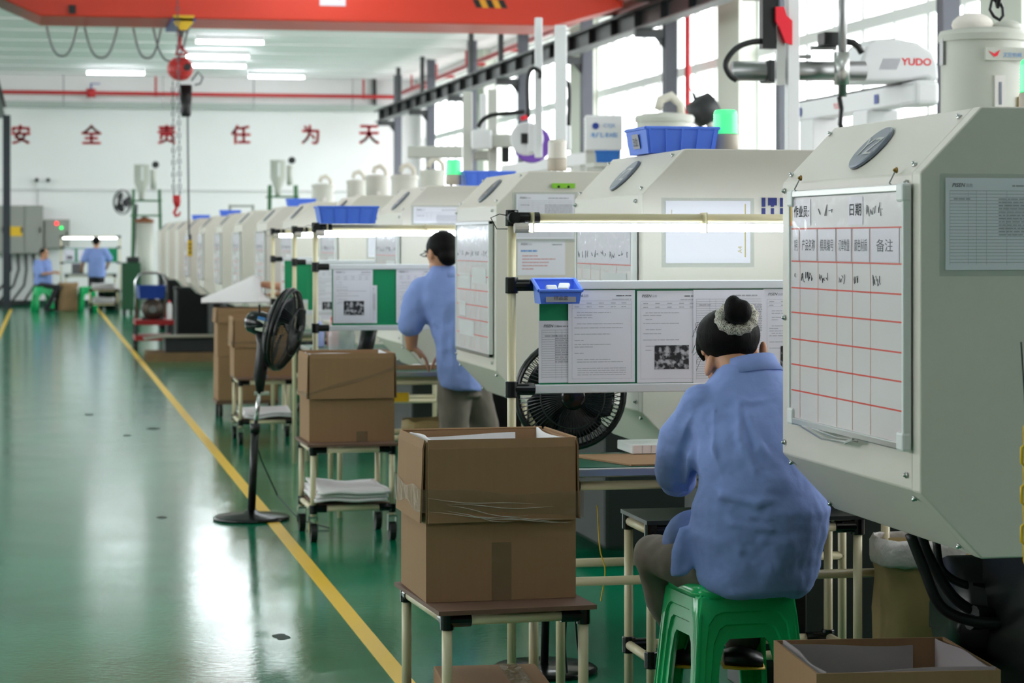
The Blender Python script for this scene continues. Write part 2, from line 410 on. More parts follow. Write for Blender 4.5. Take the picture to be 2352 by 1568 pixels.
for i, y in enumerate(cy):
    t = thing('steel_column', 'grey steel column before the windows, %s from the camera' % ORD[i], 'column', (7.86, y, 0), 0, 'steel columns under the runway beam')
    MB().box(7.78, 7.94, y - 0.08, y - 0.068, 0, HZ).box(7.78, 7.94, y + 0.068, y + 0.08, 0, HZ).box(7.85, 7.87, y - 0.07, y + 0.07, 0, HZ).box(7.785, 7.792, y - 0.07, y + 0.07, 0, HZ).build('shaft', M_COLUMN, t)
    MB().box(7.4, 7.78, y - 0.05, y + 0.05, 4.06, 4.17).prism([(7.78, 3.92), (7.78, 4.06), (7.66, 4.06)], y - 0.01, y + 0.01).build('bracket', M_BEAM, t)
for i, (px, y) in enumerate(((1082, 0), (970, 0), (915, 0), (1150, 0), (860, 0))):
    p = onX(px, 200, 7.52)
    tag(MB().box(7.48, 7.56, p.y - 0.05, p.y + 0.05, 4.47, HZ).build('hanger_post', M_BEAM), 'dark hanger post between ceiling and runway beam, %s along' % ('third', 'fourth', 'fifth', 'second', 'sixth')[i], 'post', 'hanger posts above the runway beam')
for i, (x, y) in enumerate(((-0.74, 50.3),)):
    t = thing('steel_column', 'dark steel column at the far end beside the electrical cabinets', 'column', (x, y, 0))
    MB().box(x - 0.08, x + 0.08, y - 0.08, y - 0.065, 0, 4.17).box(x - 0.08, x + 0.08, y + 0.065, y + 0.08, 0, 4.17).box(x - 0.01, x + 0.01, y - 0.07, y + 0.07, 0, 4.17).build('shaft', mat('column_dark', (48, 52, 60), 0.5), t)
    MB().box(x - 0.15, x + 0.15, y - 0.15, y + 0.15, 0, 0.02).build('base_plate', M_BEAM, t)
# sprinkler pipes
t = thing('sprinkler_pipe', 'red sprinkler main running along the end wall', 'pipe', (2, WY - 0.35, 4.78))
MB().tube([(-8, WY - 0.35, 4.78), (8.05, WY - 0.35, 4.78)], 0.045, 10).build('pipe_run', M_PIPERED, t, True)
for px in (358, 835):
    p = onY(px, 200, WY - 0.35); MB().cyl((p.x, p.y, 4.72), (p.x, p.y, HZ - 0.03), 0.025, n=8).build('riser', M_PIPERED, t)
p = onY(209, 212, WY - 0.35)
MB().cyl((p.x - 0.1, p.y, 4.78), (p.x + 0.1, p.y, 4.78), 0.1, n=14).build('valve_body', M_PIPERED, t, True)
MB().box(p.x - 0.02, p.x + 0.02, p.y - 0.02, p.y + 0.02, 4.85, 5.0).box(p.x - 0.02, p.x + 0.2, p.y - 0.02, p.y + 0.02, 4.98, 5.0).build('valve_lever', M_BINW, t)
for px in (146, 375, 583, 810):
    q = onY(px, 200, WY - 0.35); MB().cyl((q.x, q.y, 4.46), (q.x, q.y, HZ - 0.03), 0.014, n=6).build('hanger_rod', M_STEEL, t)
t = thing('sprinkler_pipe', 'red sprinkler pipe above the crane runway along the windows', 'pipe', (8.08, 40, 4.86))
MB().tube([(8.08, 14, 4.86), (8.08, WY - 0.35, 4.86)], 0.045, 10).build('pipe_run', M_PIPERED, t, True)
for y in (33, 36.4, 39.8, 43.1, 46.5, 49.8):
    MB().tube([(8.08, y, 4.86), (8.35, y, 4.86)], 0.03, 8).cyl((8.08, y + 0.6, 4.86), (8.08, y + 0.6, HZ - 0.03), 0.02, n=8).build('branch', M_PIPERED, t)
t = thing('drain_pipe', 'thin red vertical pipe in front of the windows', 'pipe', (8.34, 29.0, 0))
MB().cyl((8.34, 29.05, 0), (8.34, 29.05, HZ - 0.03), 0.04, n=10).build('pipe_run', M_PIPERED, t, True)
MB().box(8.34, 8.42, 29.0, 29.1, 3, 3.05).build('clip', M_STEEL, t)

# overhead crane girder
GY0, GY1, GZ0, GZ1 = 28.0, 29.3, 4.17, 4.95
t = thing('overhead_crane_girder', 'orange red overhead crane girder spanning the hall', 'crane', (3.3, 28.6, GZ0))
gp = [(-0.56, 4.40), (-0.02, GZ0), (6.3, GZ0), (7.2, 4.42), (7.2, GZ1), (-0.56, GZ1)]
MB().prism(gp, GY0, GY1).build('box_girder', M_RED, t, bevel=0.02)
MB().box(7.1, 7.74, 27.3, 30, 4.50, 4.78).build('end_truck', mat('crane_red_dark', (176, 50, 30), 0.5), t, bevel=0.02)
MB().box(7.3, 7.7, 27.4, 27.9, 4.48, 4.9).build('drive_motor', mat('motor_brown', (96, 60, 48), 0.5, var=0.3), t, bevel=0.03)
MB().box(-1.07, -0.5, 27.3, 30, 4.50, 4.78).build('end_truck', MATS['crane_red_dark'], t, bevel=0.02)
for y in (27.6, 29.7):
    for x in (7.52, -0.874): MB().cyl((x - 0.04, y, 4.53), (x + 0.04, y, 4.53), 0.065, n=16).build('wheel', M_STEEL, t)
p = onY(764, 8, GY0); MB().box(p.x - 0.16, p.x + 0.16, GY0 - 0.012, GY0, 4.36, 4.62).build('load_sign', M_PAPER, t)
text('20吨', 'lettering', M_INKR, t, V3((p.x, GY0 - 0.012, 4.44)), UX, UZ, 0.1, off=0.003)
p = onY(1130, 8, GY0)
for k in range(5):
    MB().add([(p.x - 0.2 + k * 0.08, GY0 - 0.004, 4.375), (p.x - 0.12 + k * 0.08, GY0 - 0.004, 4.375), (p.x - 0.17 + k * 0.08, GY0 - 0.004, 4.48), (p.x - 0.25 + k * 0.08, GY0 - 0.004, 4.48)], [(0, 1, 2, 3)]).build('hazard_stripe', M_BLACK if k % 2 == 0 else mat('hazard_yellow', (230, 160, 30), 0.5), t)
MB().box(0.32, 0.4, GY0 - 0.05, GY0, 4.2, 4.3).build('stop_block', M_BLACK, t)
p = onY(925, 5, GY0); MB().ball((p.x, GY0 - 0.08, 4.62), (0.14, 0.08, 0.07)).build('cable_gland', M_DARK, t)
# festoon cable under the girder
t = thing('festoon_cable', 'grey cable hanging in loops beneath the red crane girder', 'cable', (1.5, 29.45, 4.17))
for x0, x1, dp in ((107, 177, 128), (194, 270, 132), (306, 370, 133), (352, 432, 140)):
    a, c = onY(x0, 55, 29.45), onY(x1, 55, 29.45); zb = onY(x0, dp, 29.45).z
    pts = [(a.x + (c.x - a.x) * s, 29.45, 4.18 - (4.18 - zb) * (1 - abs(2 * s - 1) ** 2.6)) for s in [i / 18 for i in range(19)]]
    MB().tube(pts, 0.014, 6).build('cable_loop', mat('cable_grey', (120, 124, 128), 0.5), t, True)
# chain hoist
hy = 28.7
hp = lambda px, py: onY(px, py, hy)
c = hp(413, 60)
t = thing('chain_hoist', 'red electric chain hoist with black chain bag and yellow trolley', 'hoist', (c.x, hy, 4.1))
MB().prism([(c.x - 0.13, 4.2), (c.x + 0.13, 4.2), (c.x + 0.11, 4.1), (c.x + 0.04, 4.02), (c.x - 0.04, 4.02), (c.x - 0.11, 4.1)], 27.9, 27.93).build('trolley_plate', M_YEL, t)
MB().box(c.x - 0.14, c.x + 0.14, 27.9, 29.4, 4.13, 4.166).build('trolley_frame', M_BINW, t)
MB().tube([(c.x, 27.95, 4.05), (c.x, 28.3, 3.98), (c.x, hy, 4.13)], 0.02, 6).build('trolley_bar', M_BLACK, t)
k0 = hp(413, 105); MB().tube([(k0.x, hy, 4.15), (k0.x, hy, k0.z), hp(405, 125), hp(430, 125), (k0.x, hy, k0.z)], 0.026, 8).build('suspension_hook', M_PIPERED, t, True)
b0 = hp(414, 158)
MB().ball(b0, (0.165, 0.15, 0.15), 16, 10).build('motor_housing', mat('hoist_red', (196, 44, 36), 0.4), t, True)
for k in range(6):
    a = -1.0 + k * 0.4; MB().lathe([(0.155 * math.cos(a), -0.006), (0.168 * math.cos(a), -0.006), (0.168 * math.cos(a), 0.006), (0.155 * math.cos(a), 0.006)], b0 + V3((0, 0, 0.15 * math.sin(a))), 18).build('cooling_fin', M_PIPERED, t)
e0 = hp(429, 156); MB().cyl(e0 - UY * 0.17, e0 - UY * 0.12, 0.045, n=14).build('end_cap', M_BLACK, t)
g0, g1 = hp(427, 195), hp(427, 268)
MB().loft([(g1, (0.055, 0, 0), (0, 0.05, 0), 0.8), (g1 + UZ * 0.04, (0.066, 0, 0), (0, 0.06, 0), 0.7), (g0, (0.078, 0, 0), (0, 0.075, 0), 0.7)], 14).build('chain_bag', M_BLACK, t, True)
def chain(mb, a, b, ln=0.075):
    a, b = V3(a), V3(b); n = max(2, int((b - a).length / ln)); 
    for i in range(n):
        c = a.lerp(b, (i + 0.5) / n); s = UX if i % 2 else UY
        mb.tube([c + s * 0.016 + UZ * 0.028, c + s * 0.016 - UZ * 0.028, c - s * 0.016 - UZ * 0.028, c - s * 0.016 + UZ * 0.028], 0.008, 4, closed=True)
    return mb
chain(MB(), hp(397, 185), hp(399, 450)).build('load_chain', M_BEAM, t)
chain(MB(), onY(407, -60, 27.86), onY(413, 450, 27.86)).build('load_chain', M_COLUMN, t)
h0 = hp(406, 462)
MB().loft([(hp(407, 475), (0.03, 0, 0), (0, 0.03, 0), 1), (h0, (0.05, 0, 0), (0, 0.035, 0), 0.8), (hp(405, 448), (0.045, 0, 0), (0, 0.03, 0), 0.8)], 12).build('hook_block', M_PIPERED, t, True)
MB().tube([hp(407, 472), hp(404, 480), hp(400, 488), hp(404, 496), hp(411, 494), hp(414, 486)], [0.016, 0.02, 0.022, 0.022, 0.016, 0.01], 8).build('load_hook', M_PIPERED, t, True)
MB().tube([hp(440, 185), hp(455, 165), hp(466, 178), hp(460, 192), hp(447, 195)], 0.012, 6).tube([hp(431, 268), hp(434, 540)], 0.012, 6).build('pendant_cable', mat('cable_dark', (70, 74, 78), 0.5), t)
q = hp(436, 570)
MB().obox(q, (0.06, 0.05, 0.2)).build('pendant_control', M_YEL, t, bevel=0.01)
MB().cyl(q + UZ * 0.1, q + UZ * 0.17, 0.02, n=8).build('cable_boot', M_BLACK, t)
for k in range(3): MB().cyl(q + V3((0, -0.025, 0.05 - k * 0.05)), q + V3((0, -0.035, 0.05 - k * 0.05)), 0.014, n=10).build('push_button', M_BLACK, t)
# ceiling tube lights
def ceiling_light(x, y, lab):
    t = thing('ceiling_light', lab, 'light', (x, y, HZ - 0.1), 0, 'tube lights on the ceiling')
    MB().box(x - 0.62, x + 0.62, y - 0.03, y + 0.03, HZ - 0.1, HZ).build('batten', M_WHITEP, t)
    MB().cyl((x - 0.6, y, HZ - 0.13), (x + 0.6, y, HZ - 0.13), 0.026, n=10).build('tube', M_CTUBE, t, True)
    return t
lab = ['nearest of the lit ceiling tubes before the end wall, longest one', 'second lit ceiling tube in the middle row beyond the hoist', 'third lit ceiling tube in the middle row beside the red hoist', 'lit ceiling tube above the first red wall characters', 'lit ceiling tube farthest from the red hoist']
for (px, py), l in zip(((528, 97), (500, 130), (496, 152), (266, 168), (635, 177)), lab):
    p = onZ(px, py, HZ - 0.13) if py > HOR else P(px, py, FPX * (HZ - 0.13 - CAMZ) / (HOR - py)); ceiling_light(p.x, p.y, l)
for i, y in enumerate([36, 31.5, 27, 22.5, 18, 13.5, 9, 4.5, 0, -4]):  # unseen tubes added along the hall for the light they give
    for x in (3.3, -1.6):
        o = ceiling_light(x, y, 'added unseen ceiling tube light over the %s, %s from the crane' % ('machines' if x > 0 else 'open bay', ORD[i]))
# ================================================================== injection moulding machines
MY = [4.943, 7.42, 9.937, 12.64, 15.4, 18.15, 20.48, 23.09, 25.67, 28.52, 31.3, 33.95, 36.6, 39.25]
MX, MW, NM = 1.972, 1.0, 14
prof = [(0, 0.892), (0, 1.627), (0.15, 1.78), (1.5, 1.78), (1.5, 0.737), (0.15, 0.737)]
def inset(pf, e): return [(x + (e if x < 0.1 else e * 0.4 if x < 1 else 0), z + (e * 0.6 if z < 1 else -e * 0.6)) for x, z in pf]
def acorn(c, n): 
    n = V3(n).normalized(); c = V3(c); R = n.to_track_quat('Z', 'Y').to_matrix()
    return MB().lathe([(0.0075, 0), (0.0075, 0.003), (0.005, 0.003), (0.005, 0.006), (0.003, 0.009), (0.0005, 0.0105)], c, 8, R)
proto = None
def machine(k):
    global proto
    y0 = MY[k]
    where = {0: 'nearest cream moulding machine filling the right edge of the picture', 13: 'last moulding machine at the far end of the row'}.get(k, 'cream moulding machine, %s in the row from the camera' % ORD[k])
    if k >= 4 and proto is not None:
        t = dup(proto); t.location = (MX, y0, 0)
        return tag(t, where, 'machine', 'moulding machines along the aisle')
    t = thing('injection_moulding_machine', where, 'machine', (MX, y0, 0), 0, 'moulding machines along the aisle')
    g = lambda mb: mb
    autosmooth(MB().prism([(MX + x, z) for x, z in prof], y0, y0 + 0.05).build('end_plate', M_HOUSE, t, bevel=0.004))
    autosmooth(MB().prism([(MX + x, z) for x, z in inset(prof, 0.002)], y0 + 0.055, y0 + MW).build('guard_housing', M_HOUSE, t, bevel=0.004))
    MB().prism([(MX + x, z) for x, z in inset(prof, 0.008)], y0 + 0.04, y0 + 0.065).build('seam', M_DARK, t)
    s = 1 / math.sqrt(2)
    if k < 4:
        B = []
        for yy in (y0 + 0.082, y0 + MW - 0.026):
            for z in (1.605, 1.262, 0.925): B.append(((MX, yy, z), (-1, 0, 0)))
            for q in (0.02, 0.13): B.append(((MX + q, yy, 1.627 + q * 1.02), (-s, 0, s))); B.append(((MX + q, yy, 0.892 - q * 1.03), (-s, 0, -s)))
        for c, n in B: acorn(c, n).build('dome_bolt', M_CHROME, t, True)
    # round badge on the upper bevel
    c = V3((MX + 0.072, y0 + 0.5, 1.7)); R = V3((-s, 0, s)).to_track_quat('Z', 'Y').to_matrix()
    bd = MB().lathe([(0.073, 0), (0.073, 0.006), (0.069, 0.009)], c + V3((-s, 0, s)) * 0.001, 32, R).build('round_badge', M_GREYBLUE, t)
    if k < 4:
        nrm = V3((-s, 0, s)); u = V3((0, -1, 0)); v = V3((s, 0, s))
        text('YZ', 'lettering', M_ALU, bd, c + nrm * 0.0102 - v * 0.03, u, v, 0.06, off=0.001)
    # machine bed and injection side
    MB().box(MX + (0.95 if k == 0 else 0.5), MX + 4.3, y0 + 0.02, y0 + MW + 0.25, 0.08, 0.735).build('machine_bed', M_BED, t, bevel=0.02)
    MB().box(MX + 1.52, MX + 1.75, y0 - 0.03, y0 + MW + 0.1, 0.735, 1.66).build('platen', M_HOUSE2, t, bevel=0.01)
    MB().box(MX + 1.8, MX + 3.9, y0 + 0.1, y0 + MW - 0.05, 0.735, 1.5).build('barrel_cover', M_HOUSE, t, bevel=0.02)
    for x in (1.1, 2.2, 3.9):
        for yy in (0.12, MW): MB().cyl((MX + x, y0 + yy, 0), (MX + x, y0 + yy, 0.08), 0.06, n=10).build('levelling_foot', M_BLACK, t)
    if k == 4: proto = t
    return t
MACH = [machine(k) for k in range(NM)]
# navy brand letters on the second machine
t = MACH[1]
for x0, x1, z0, z1 in ((2.352, 2.364, 0, 1), (2.374, 2.404, 0.55, 1), (2.384, 2.394, 0, 0.55), (2.416, 2.428, 0, 1)):
    mb = MB()
    for a, c in ((max(z0, 0.47), z1), (z0, min(z1, 0.40))):
        if c > a: mb.box(x0 * 1.0164, x1 * 1.0164, 7.416, 7.42, 1.558 + a * 0.058, 1.558 + c * 0.058)
    mb.build('brand_letter', mat('navy_print', (34, 44, 120), 0.5), t)

# ------------------------------------------------------------------ whiteboards hung on the aisle panels
def scribble(mb, o, u, v, w, h, n, seed, r=0.0012):
    rd = random.Random(seed)
    for i in range(n):
        x = w * (i + 0.2) / n; pts = []
        for j in range(rd.randint(3, 4)):
            pts.append(o + u * (x + rd.uniform(-0.1, 0.75) * w / n) + v * (rd.uniform(0, 1) * h) + u.cross(v) * 0.0012)
        mb.tube(pts, r, 3)
def whiteboard(k, y0, y1, z0, z1, full):
    X = MX - 0.004
    t = thing('whiteboard', ('dry-erase schedule board on the aisle panel of the %s machine from the camera' % ORD[k]) if k else 'large schedule whiteboard with red rules and handwriting on the nearest machine', 'whiteboard', (X, (y0 + y1) / 2, z0), 0, 'schedule boards on the machines')
    o = V3((X - 0.016, y1, z0)); u, v = -UY, UZ; W, H = y1 - y0, z1 - z0
    MB().box(X - 0.016, X, y0 + 0.006, y1 - 0.006, z0 + 0.006, z1 - 0.006).build('writing_surface', M_WHITEBD, t)
    for nm, a in (('frame_rail', (y0, y1, z0, z0 + 0.018)), ('frame_rail', (y0, y1, z1 - 0.018, z1))):
        MB().box(X - 0.022, X, *a).build(nm, M_ALU, t, bevel=0.003)
    for a in ((y0, y0 + 0.012), (y1 - 0.012, y1)): MB().box(X - 0.021, X, a[0], a[1], z0, z1).build('frame_stile', M_WHITEP, t, bevel=0.003)
    hs = (H / 0.615)
    ls = [1.5, 1.415, 1.345, 1.28, 1.21, 1.143, 1.075]
    for i, z in enumerate(ls):
        zz = z0 + (z - 0.985) * hs
        MB().quad(o, u, v, 0.02, W - 0.02, zz - z0 - 0.002, zz - z0 + 0.002, 0.0008).build('red_rule', mat('rule_red', (214, 60, 40), 0.5), t)
    cols = [0.105, 0.275, 0.445, 0.58, 0.73]
    mb = MB()
    for c in cols: mb.quad(o, u, v, W * c - 0.0025, W * c + 0.0025, 0.02, (1.5 - 0.985) * hs, 0.0005)
    mb.build('faint_column_rule', mat('rule_pink', (224, 176, 170), 0.5), t)
    zc = (1.415 - 0.985) * hs; zt = (1.5 - 0.985) * hs
    edges = [0.03] + [W * c for c in cols] + [W - 0.03]
    card = mat('label_card', (222, 212, 226), 0.25)
    heads = ['序号', '产品名称', '模具编号', '订单数量', '颜色材质', '备注']
    if full:
        for i, hd in enumerate(heads):
            a, c = edges[i] + 0.006, edges[i + 1] - 0.006
            cd = MB().quad(o, u, v, a, c, zc + 0.003, zt - 0.002, 0.0012).build('label_card', card, t)
            text(hd, 'lettering', M_INK, cd, o + u * ((a + c) / 2) + v * (zc + 0.028), u, v, 0.03, off=0.0018, width=(c - a) * (0.78 if len(hd) > 2 else 0.6))
        zr = zt + 0.008; zr1 = H - 0.024
        for a, c, s in ((0.03, W * 0.21, '作业员:'), (W * 0.55, W * 0.67, '日期')):
            cd = MB().quad(o, u, v, a, c, zr, zr1, 0.0012).build('label_card', card, t)
            text(s, 'lettering', M_INK, cd, o + u * ((a + c) / 2) + v * (zr + 0.022), u, v, 0.03, off=0.0018, fat=0.0006, width=(c - a) * 0.8)
        MB().quad(o, u, v, 0.014, 0.03, zr + 0.012, zr1, 0.0014).build('warning_sticker', M_YEL, t)
        MB().quad(o, u, v, 0.014, 0.03, zr, zr + 0.012, 0.0014).build('warning_sticker', M_ORANGE, t)
        # glossy clear film with ripples over the two header rows
        nx, ny = 60, 24; vs = []; fs = []
        for j in range(ny + 1):
            for i in range(nx + 1):
                xx = 0.02 + (W - 0.04) * i / nx; yy = zc + (H - 0.022 - zc) * j / ny
                dz = 0.0028 + 0.0014 * noise.noise((xx * 42, yy * 30, 3.1))
                vs.append(o + u * xx + v * yy + u.cross(v) * dz)
        for j in range(ny):
            for i in range(nx): fs.append((j * (nx + 1) + i, j * (nx + 1) + i + 1, (j + 1) * (nx + 1) + i + 1, (j + 1) * (nx + 1) + i))
        MB().add(vs, fs).build('clear_cover_film', film('header_film', (240, 240, 245), 0.12, 0.06), t, True)
        mb = MB(); zw = (1.345 - 0.985) * hs + 0.016
        for i, (w, n) in enumerate(((0.02, 1), (0.09, 9), (0.07, 6), (0.05, 4), (0.03, 3), (0.06, 5))): scribble(mb, o + u * (edges[i] + 0.012) + v * zw, u, v, w, 0.028, n, i, 0.0009)
        scribble(mb, o + u * (W * 0.27) + v * (zr + 0.018), u, v, 0.12, 0.036, 3, 9, 0.0011); scribble(mb, o + u * (W * 0.68) + v * (zr + 0.018), u, v, 0.13, 0.034, 6, 11, 0.001)
        mb.build('handwriting', M_INK, t)['kind'] = 'stuff'
        for yy in (y1 - 0.055, y0 + 0.09):
            MB().tube([(X - 0.012, yy, z1 - 0.004), (X - 0.02, yy, z1 + 0.004), (X - 0.006, yy, z1 + 0.03)], 0.002, 5).build('wire_hook', M_STEEL, t)
            acorn((X - 0.001, yy, z1 + 0.034), (-1, 0, 0)).build('hook_screw', mat('brass', (160, 122, 70), 0.35, 1), t, True)
        MB().tube([(X - 0.02, y1 - 0.12, z0), (X - 0.03, y1 - 0.3, z0 - 0.016), (X - 0.03, y1 - 0.47, z0 - 0.012), (X - 0.02, y1 - 0.5, z0 - 0.002)], 0.004, 5).tube([(X - 0.02, y1 - 0.2, z0), (X - 0.028, y1 - 0.4, z0 - 0.006), (X - 0.02, y1 - 0.53, z0 - 0.004)], 0.003, 5).build('pen_tray', M_ALU, t)
        for yy in (y0 + 0.02, y1 - 0.02):
            for zz in (z0 + 0.02, z1 - 0.02): MB().box(X - 0.024, X, yy - 0.022, yy + 0.022, zz - 0.022, zz + 0.022).build('corner_cap', M_WHITEP, t, bevel=0.006)
    else:
        MB().quad(o, u, v, 0.03, W - 0.03, zc + 0.003, H - 0.03, 0.0012).build('label_card', card, t)
        mb = MB()
        for i in range(6):
            scribble(mb, o + u * (edges[i] + 0.01) + v * (zc + 0.02), u, v, max(0.02, edges[i + 1] - edges[i] - 0.03), 0.03, 3, k * 7 + i, 0.0016)
        mb.build('handwriting', M_INK, t)['kind'] = 'stuff'
        mb = MB()
        for i, (a, c, z) in enumerate(((0.1, 0.45, 0.30), (0.1, 0.3, 0.17), (0.5, 0.9, 0.33), (0.1, 0.55, 0.08))):
            mb.quad(o, u, v, W * a, W * c, z * hs, (z + 0.07) * hs, 0.001)
        mb.build('pinned_note', mat('note_grey', (206, 204, 206), 0.6), t)
        MB().quad(o, u, v, 0.02, W - 0.02, zc - 0.02, H - 0.02, 0.002).build('clear_cover_film', film('board_film', (235, 238, 245), 0.2, 0.1, 0.4, 25), t)
    return t
yb = lambda px: onX(px, 500, 1.92).y
whiteboard(0, 4.985, 5.82, 0.985, 1.602, True)
for k in range(1, 11): whiteboard(k, MY[k] + 0.045, MY[k] + 0.88, 0.985 if k != 2 else 0.95, 1.56, False)

# ------------------------------------------------------------------ paper sheets
def paper(label, o, u, v, W, H, style, seed=0, holder=False, group=None, brand=True, thick=0.0008, name='paper_sheet'):
    n = u.cross(v)
    t = thing(name, label, 'paper', o, 0, group)
    if holder:
        a = o - u * 0.014 - v * 0.014
        MB().add([a + n * h + u * x + v * y for h in (0.0003, 0.001) for x, y in ((0, 0), (W + 0.028, 0), (W + 0.028, H + 0.024), (0, H + 0.024))], [(0, 1, 2, 3), (4, 5, 6, 7), (0, 1, 5, 4), (1, 2, 6, 5), (2, 3, 7, 6), (3, 0, 4, 7)]).build('clear_sleeve', film('sleeve_film', (214, 222, 218), 0.22, 0.12), t)
    b = o + n * 0.0012
    MB().add([b + n * h + u * x + v * y for h in (0, thick) for x, y in ((0, 0), (W, 0), (W, H), (0, H))], [(0, 1, 2, 3), (4, 5, 6, 7), (0, 1, 5, 4), (1, 2, 6, 5), (2, 3, 7, 6), (3, 0, 4, 7)]).build('sheet', M_PAPER, t)
    f = b + n * (thick + 0.0004); rd = random.Random(seed)
    def rule(mb, x0, x1, y0, y1): mb.quad(f, u, v, x0, x1, y0, y1)
    def words(mb, x0, x1, y, h):
        x = x0
        while x < x1:
            w = rd.uniform(0.006, 0.02); rule(mb, x, min(x + w, x1), y, y + h); x += w + rd.uniform(0.001, 0.003)
    g, k = MB(), MB()
    if brand:
        text('PISEN', 'lettering', M_INK, t, f + u * 0.016 + v * (H - 0.021), u, v, 0.009, align='LEFT', width=0.032, bold=0.01, off=0.0003, shear=0.25)
        text('品胜', 'lettering', M_INKG, t, f + u * 0.05 + v * (H - 0.021), u, v, 0.008, align='LEFT', off=0.0003)
    if style == 'form':
        words(k, W - 0.062, W - 0.012, H - 0.019, 0.003); words(g, W - 0.075, W - 0.012, H - 0.03, 0.002)
        for y in (0.034, 0.046, 0.058): rule(g, 0.012, W - 0.012, H - y, H - y + 0.0007)
        for y in (0.041, 0.053):
            for x in (0.02, 0.06, 0.1, 0.14, 0.175): words(g, x, min(x + 0.016, W - 0.014), H - y - 0.001, 0.0022)
        rule(g, 0.012, 0.0126, 0.012, H - 0.034); rule(g, W - 0.0126, W - 0.012, 0.012, H - 0.034); rule(g, 0.012, W - 0.012, 0.012, 0.0126)
        y = H - 0.072
        while y > (0.1 if seed % 2 else 0.05):
            ln = rd.choice((0.03, 0.06, 0.12, 0.16)); words(g, 0.02 + rd.choice((0, 0.008)), min(0.02 + ln, W - 0.02), y, 0.0018); y -= rd.choice((0.008, 0.013, 0.02))
        if seed % 2:
            MB().quad(f, u, v, 0.058, W - 0.047, 0.043, 0.12, 0.0002).build('printed_photo', M_PHOTO, t)
        else:
            while y > 0.02: words(g, 0.03, W - 0.03, y, 0.0016); y -= 0.007
    elif style == 'table':
        y = H - 0.03; 
        while y > 0.012: rule(k, 0.01, W - 0.01, y, y + 0.0006); y -= 0.0075
        for x in (0.01, 0.055, 0.075, 0.1, 0.15): 
            if x < W: rule(g, x, x + 0.0006, 0.012, H - 0.03)
        for i in range(12): words(g, min(0.13, W * 0.5), W - 0.008, H - 0.05 - i * 0.0075, 0.0028)
        words(g, 0.02, 0.06, H - 0.05, 0.003); words(g, W * 0.55, W * 0.9, H - 0.02, 0.004)
    elif style == 'redlist':
        bl, rl = MB(), MB(); words(bl, 0.016, 0.09, H - 0.05, 0.007); y = H - 0.07
        while y > 0.02: words(rl, 0.022, 0.022 + rd.uniform(0.05, W - 0.05), y, 0.003); y -= 0.0145
        bl.build('blue_heading', M_INKB, t); rl.build('red_print', M_INKR, t); words(k, W - 0.06, W - 0.015, H - 0.02, 0.003)
    elif style == 'a4':
        yl = MB(); rule(yl, W - 0.02, W - 0.016, 0.02, H - 0.01); rule(yl, 0.02, 0.022, H * 0.55, H - 0.03); yl.build('yellow_print', mat('ochre_print', (196, 178, 116), 0.6), t)
        text('A4', 'lettering', mat('ochre_print', (196, 178, 116), 0.6), t, f + u * (W - 0.03) + v * 0.045, v, -u, 0.014, off=0.0003)
    if g.v: g.build('grey_print', M_INKG, t)
    if k.v: k.build('black_print', M_INK, t)
    return t
paper('ruled inspection form in a clear sleeve on the nearest machine', V3((2.033, MY[0], 1.403)), UX, UZ, 0.297, 0.212, 'table', 2, holder=True)
paper('landscape sheet with ochre A4 mark on the second machine', V3((2.053, MY[1], 1.395)), UX, UZ, 0.297, 0.21, 'a4', 3, holder=True, brand=False)
p = onY(1188, 632, MY[2]); q = onY(1298, 552, MY[2])
paper('notice with red printed lines on the third machine', V3((p.x, MY[2], p.z)), UX, UZ, q.x - p.x, q.z - p.z, 'redlist', 4)
p = onY(1185, 549, MY[2])
paper('lilac form clipped above the red notice on the third machine', V3((p.x, MY[2] - 0.004, p.z)), UX, UZ, 0.265, 0.2, 'table', 5, holder=True)
p = onY(1268, 432, MY[2] - 0.008)
t = thing('smiley_sticker', 'lime green sticker with two black dots on the third machine', 'sticker', p)
MB().box(p.x, p.x + 0.105, p.y - 0.002, p.y, p.z, p.z + 0.022).build('sticker_sheet', mat('lime', (140, 205, 50), 0.5), t)
for x in (0.03, 0.075): MB().cyl((p.x + x, p.y - 0.003, p.z + 0.006), (p.x + x, p.y - 0.002, p.z + 0.006), 0.006, n=10).build('dot', M_BLACK, t)
p = onY(950, 512, MY[3])
paper('grey form on the fourth machine above its lamp bar', V3((p.x, MY[3], p.z)), UX, UZ, 0.29, 0.09, 'table', 6, holder=True)
for k in range(4, 11):
    paper('white form high on the near face of the %s machine' % ORD[k], V3((MX + 0.2, MY[k], 1.36)), UX, UZ, 0.3, 0.21, 'table', k, holder=True, group='forms on the far machines', brand=False)
    if k > 4: paper('pink notice under the form on the %s machine' % ORD[k], V3((MX + 0.26, MY[k], 1.1)), UX, UZ, 0.21, 0.2, 'redlist', k, group='notices on the far machines', brand=False)

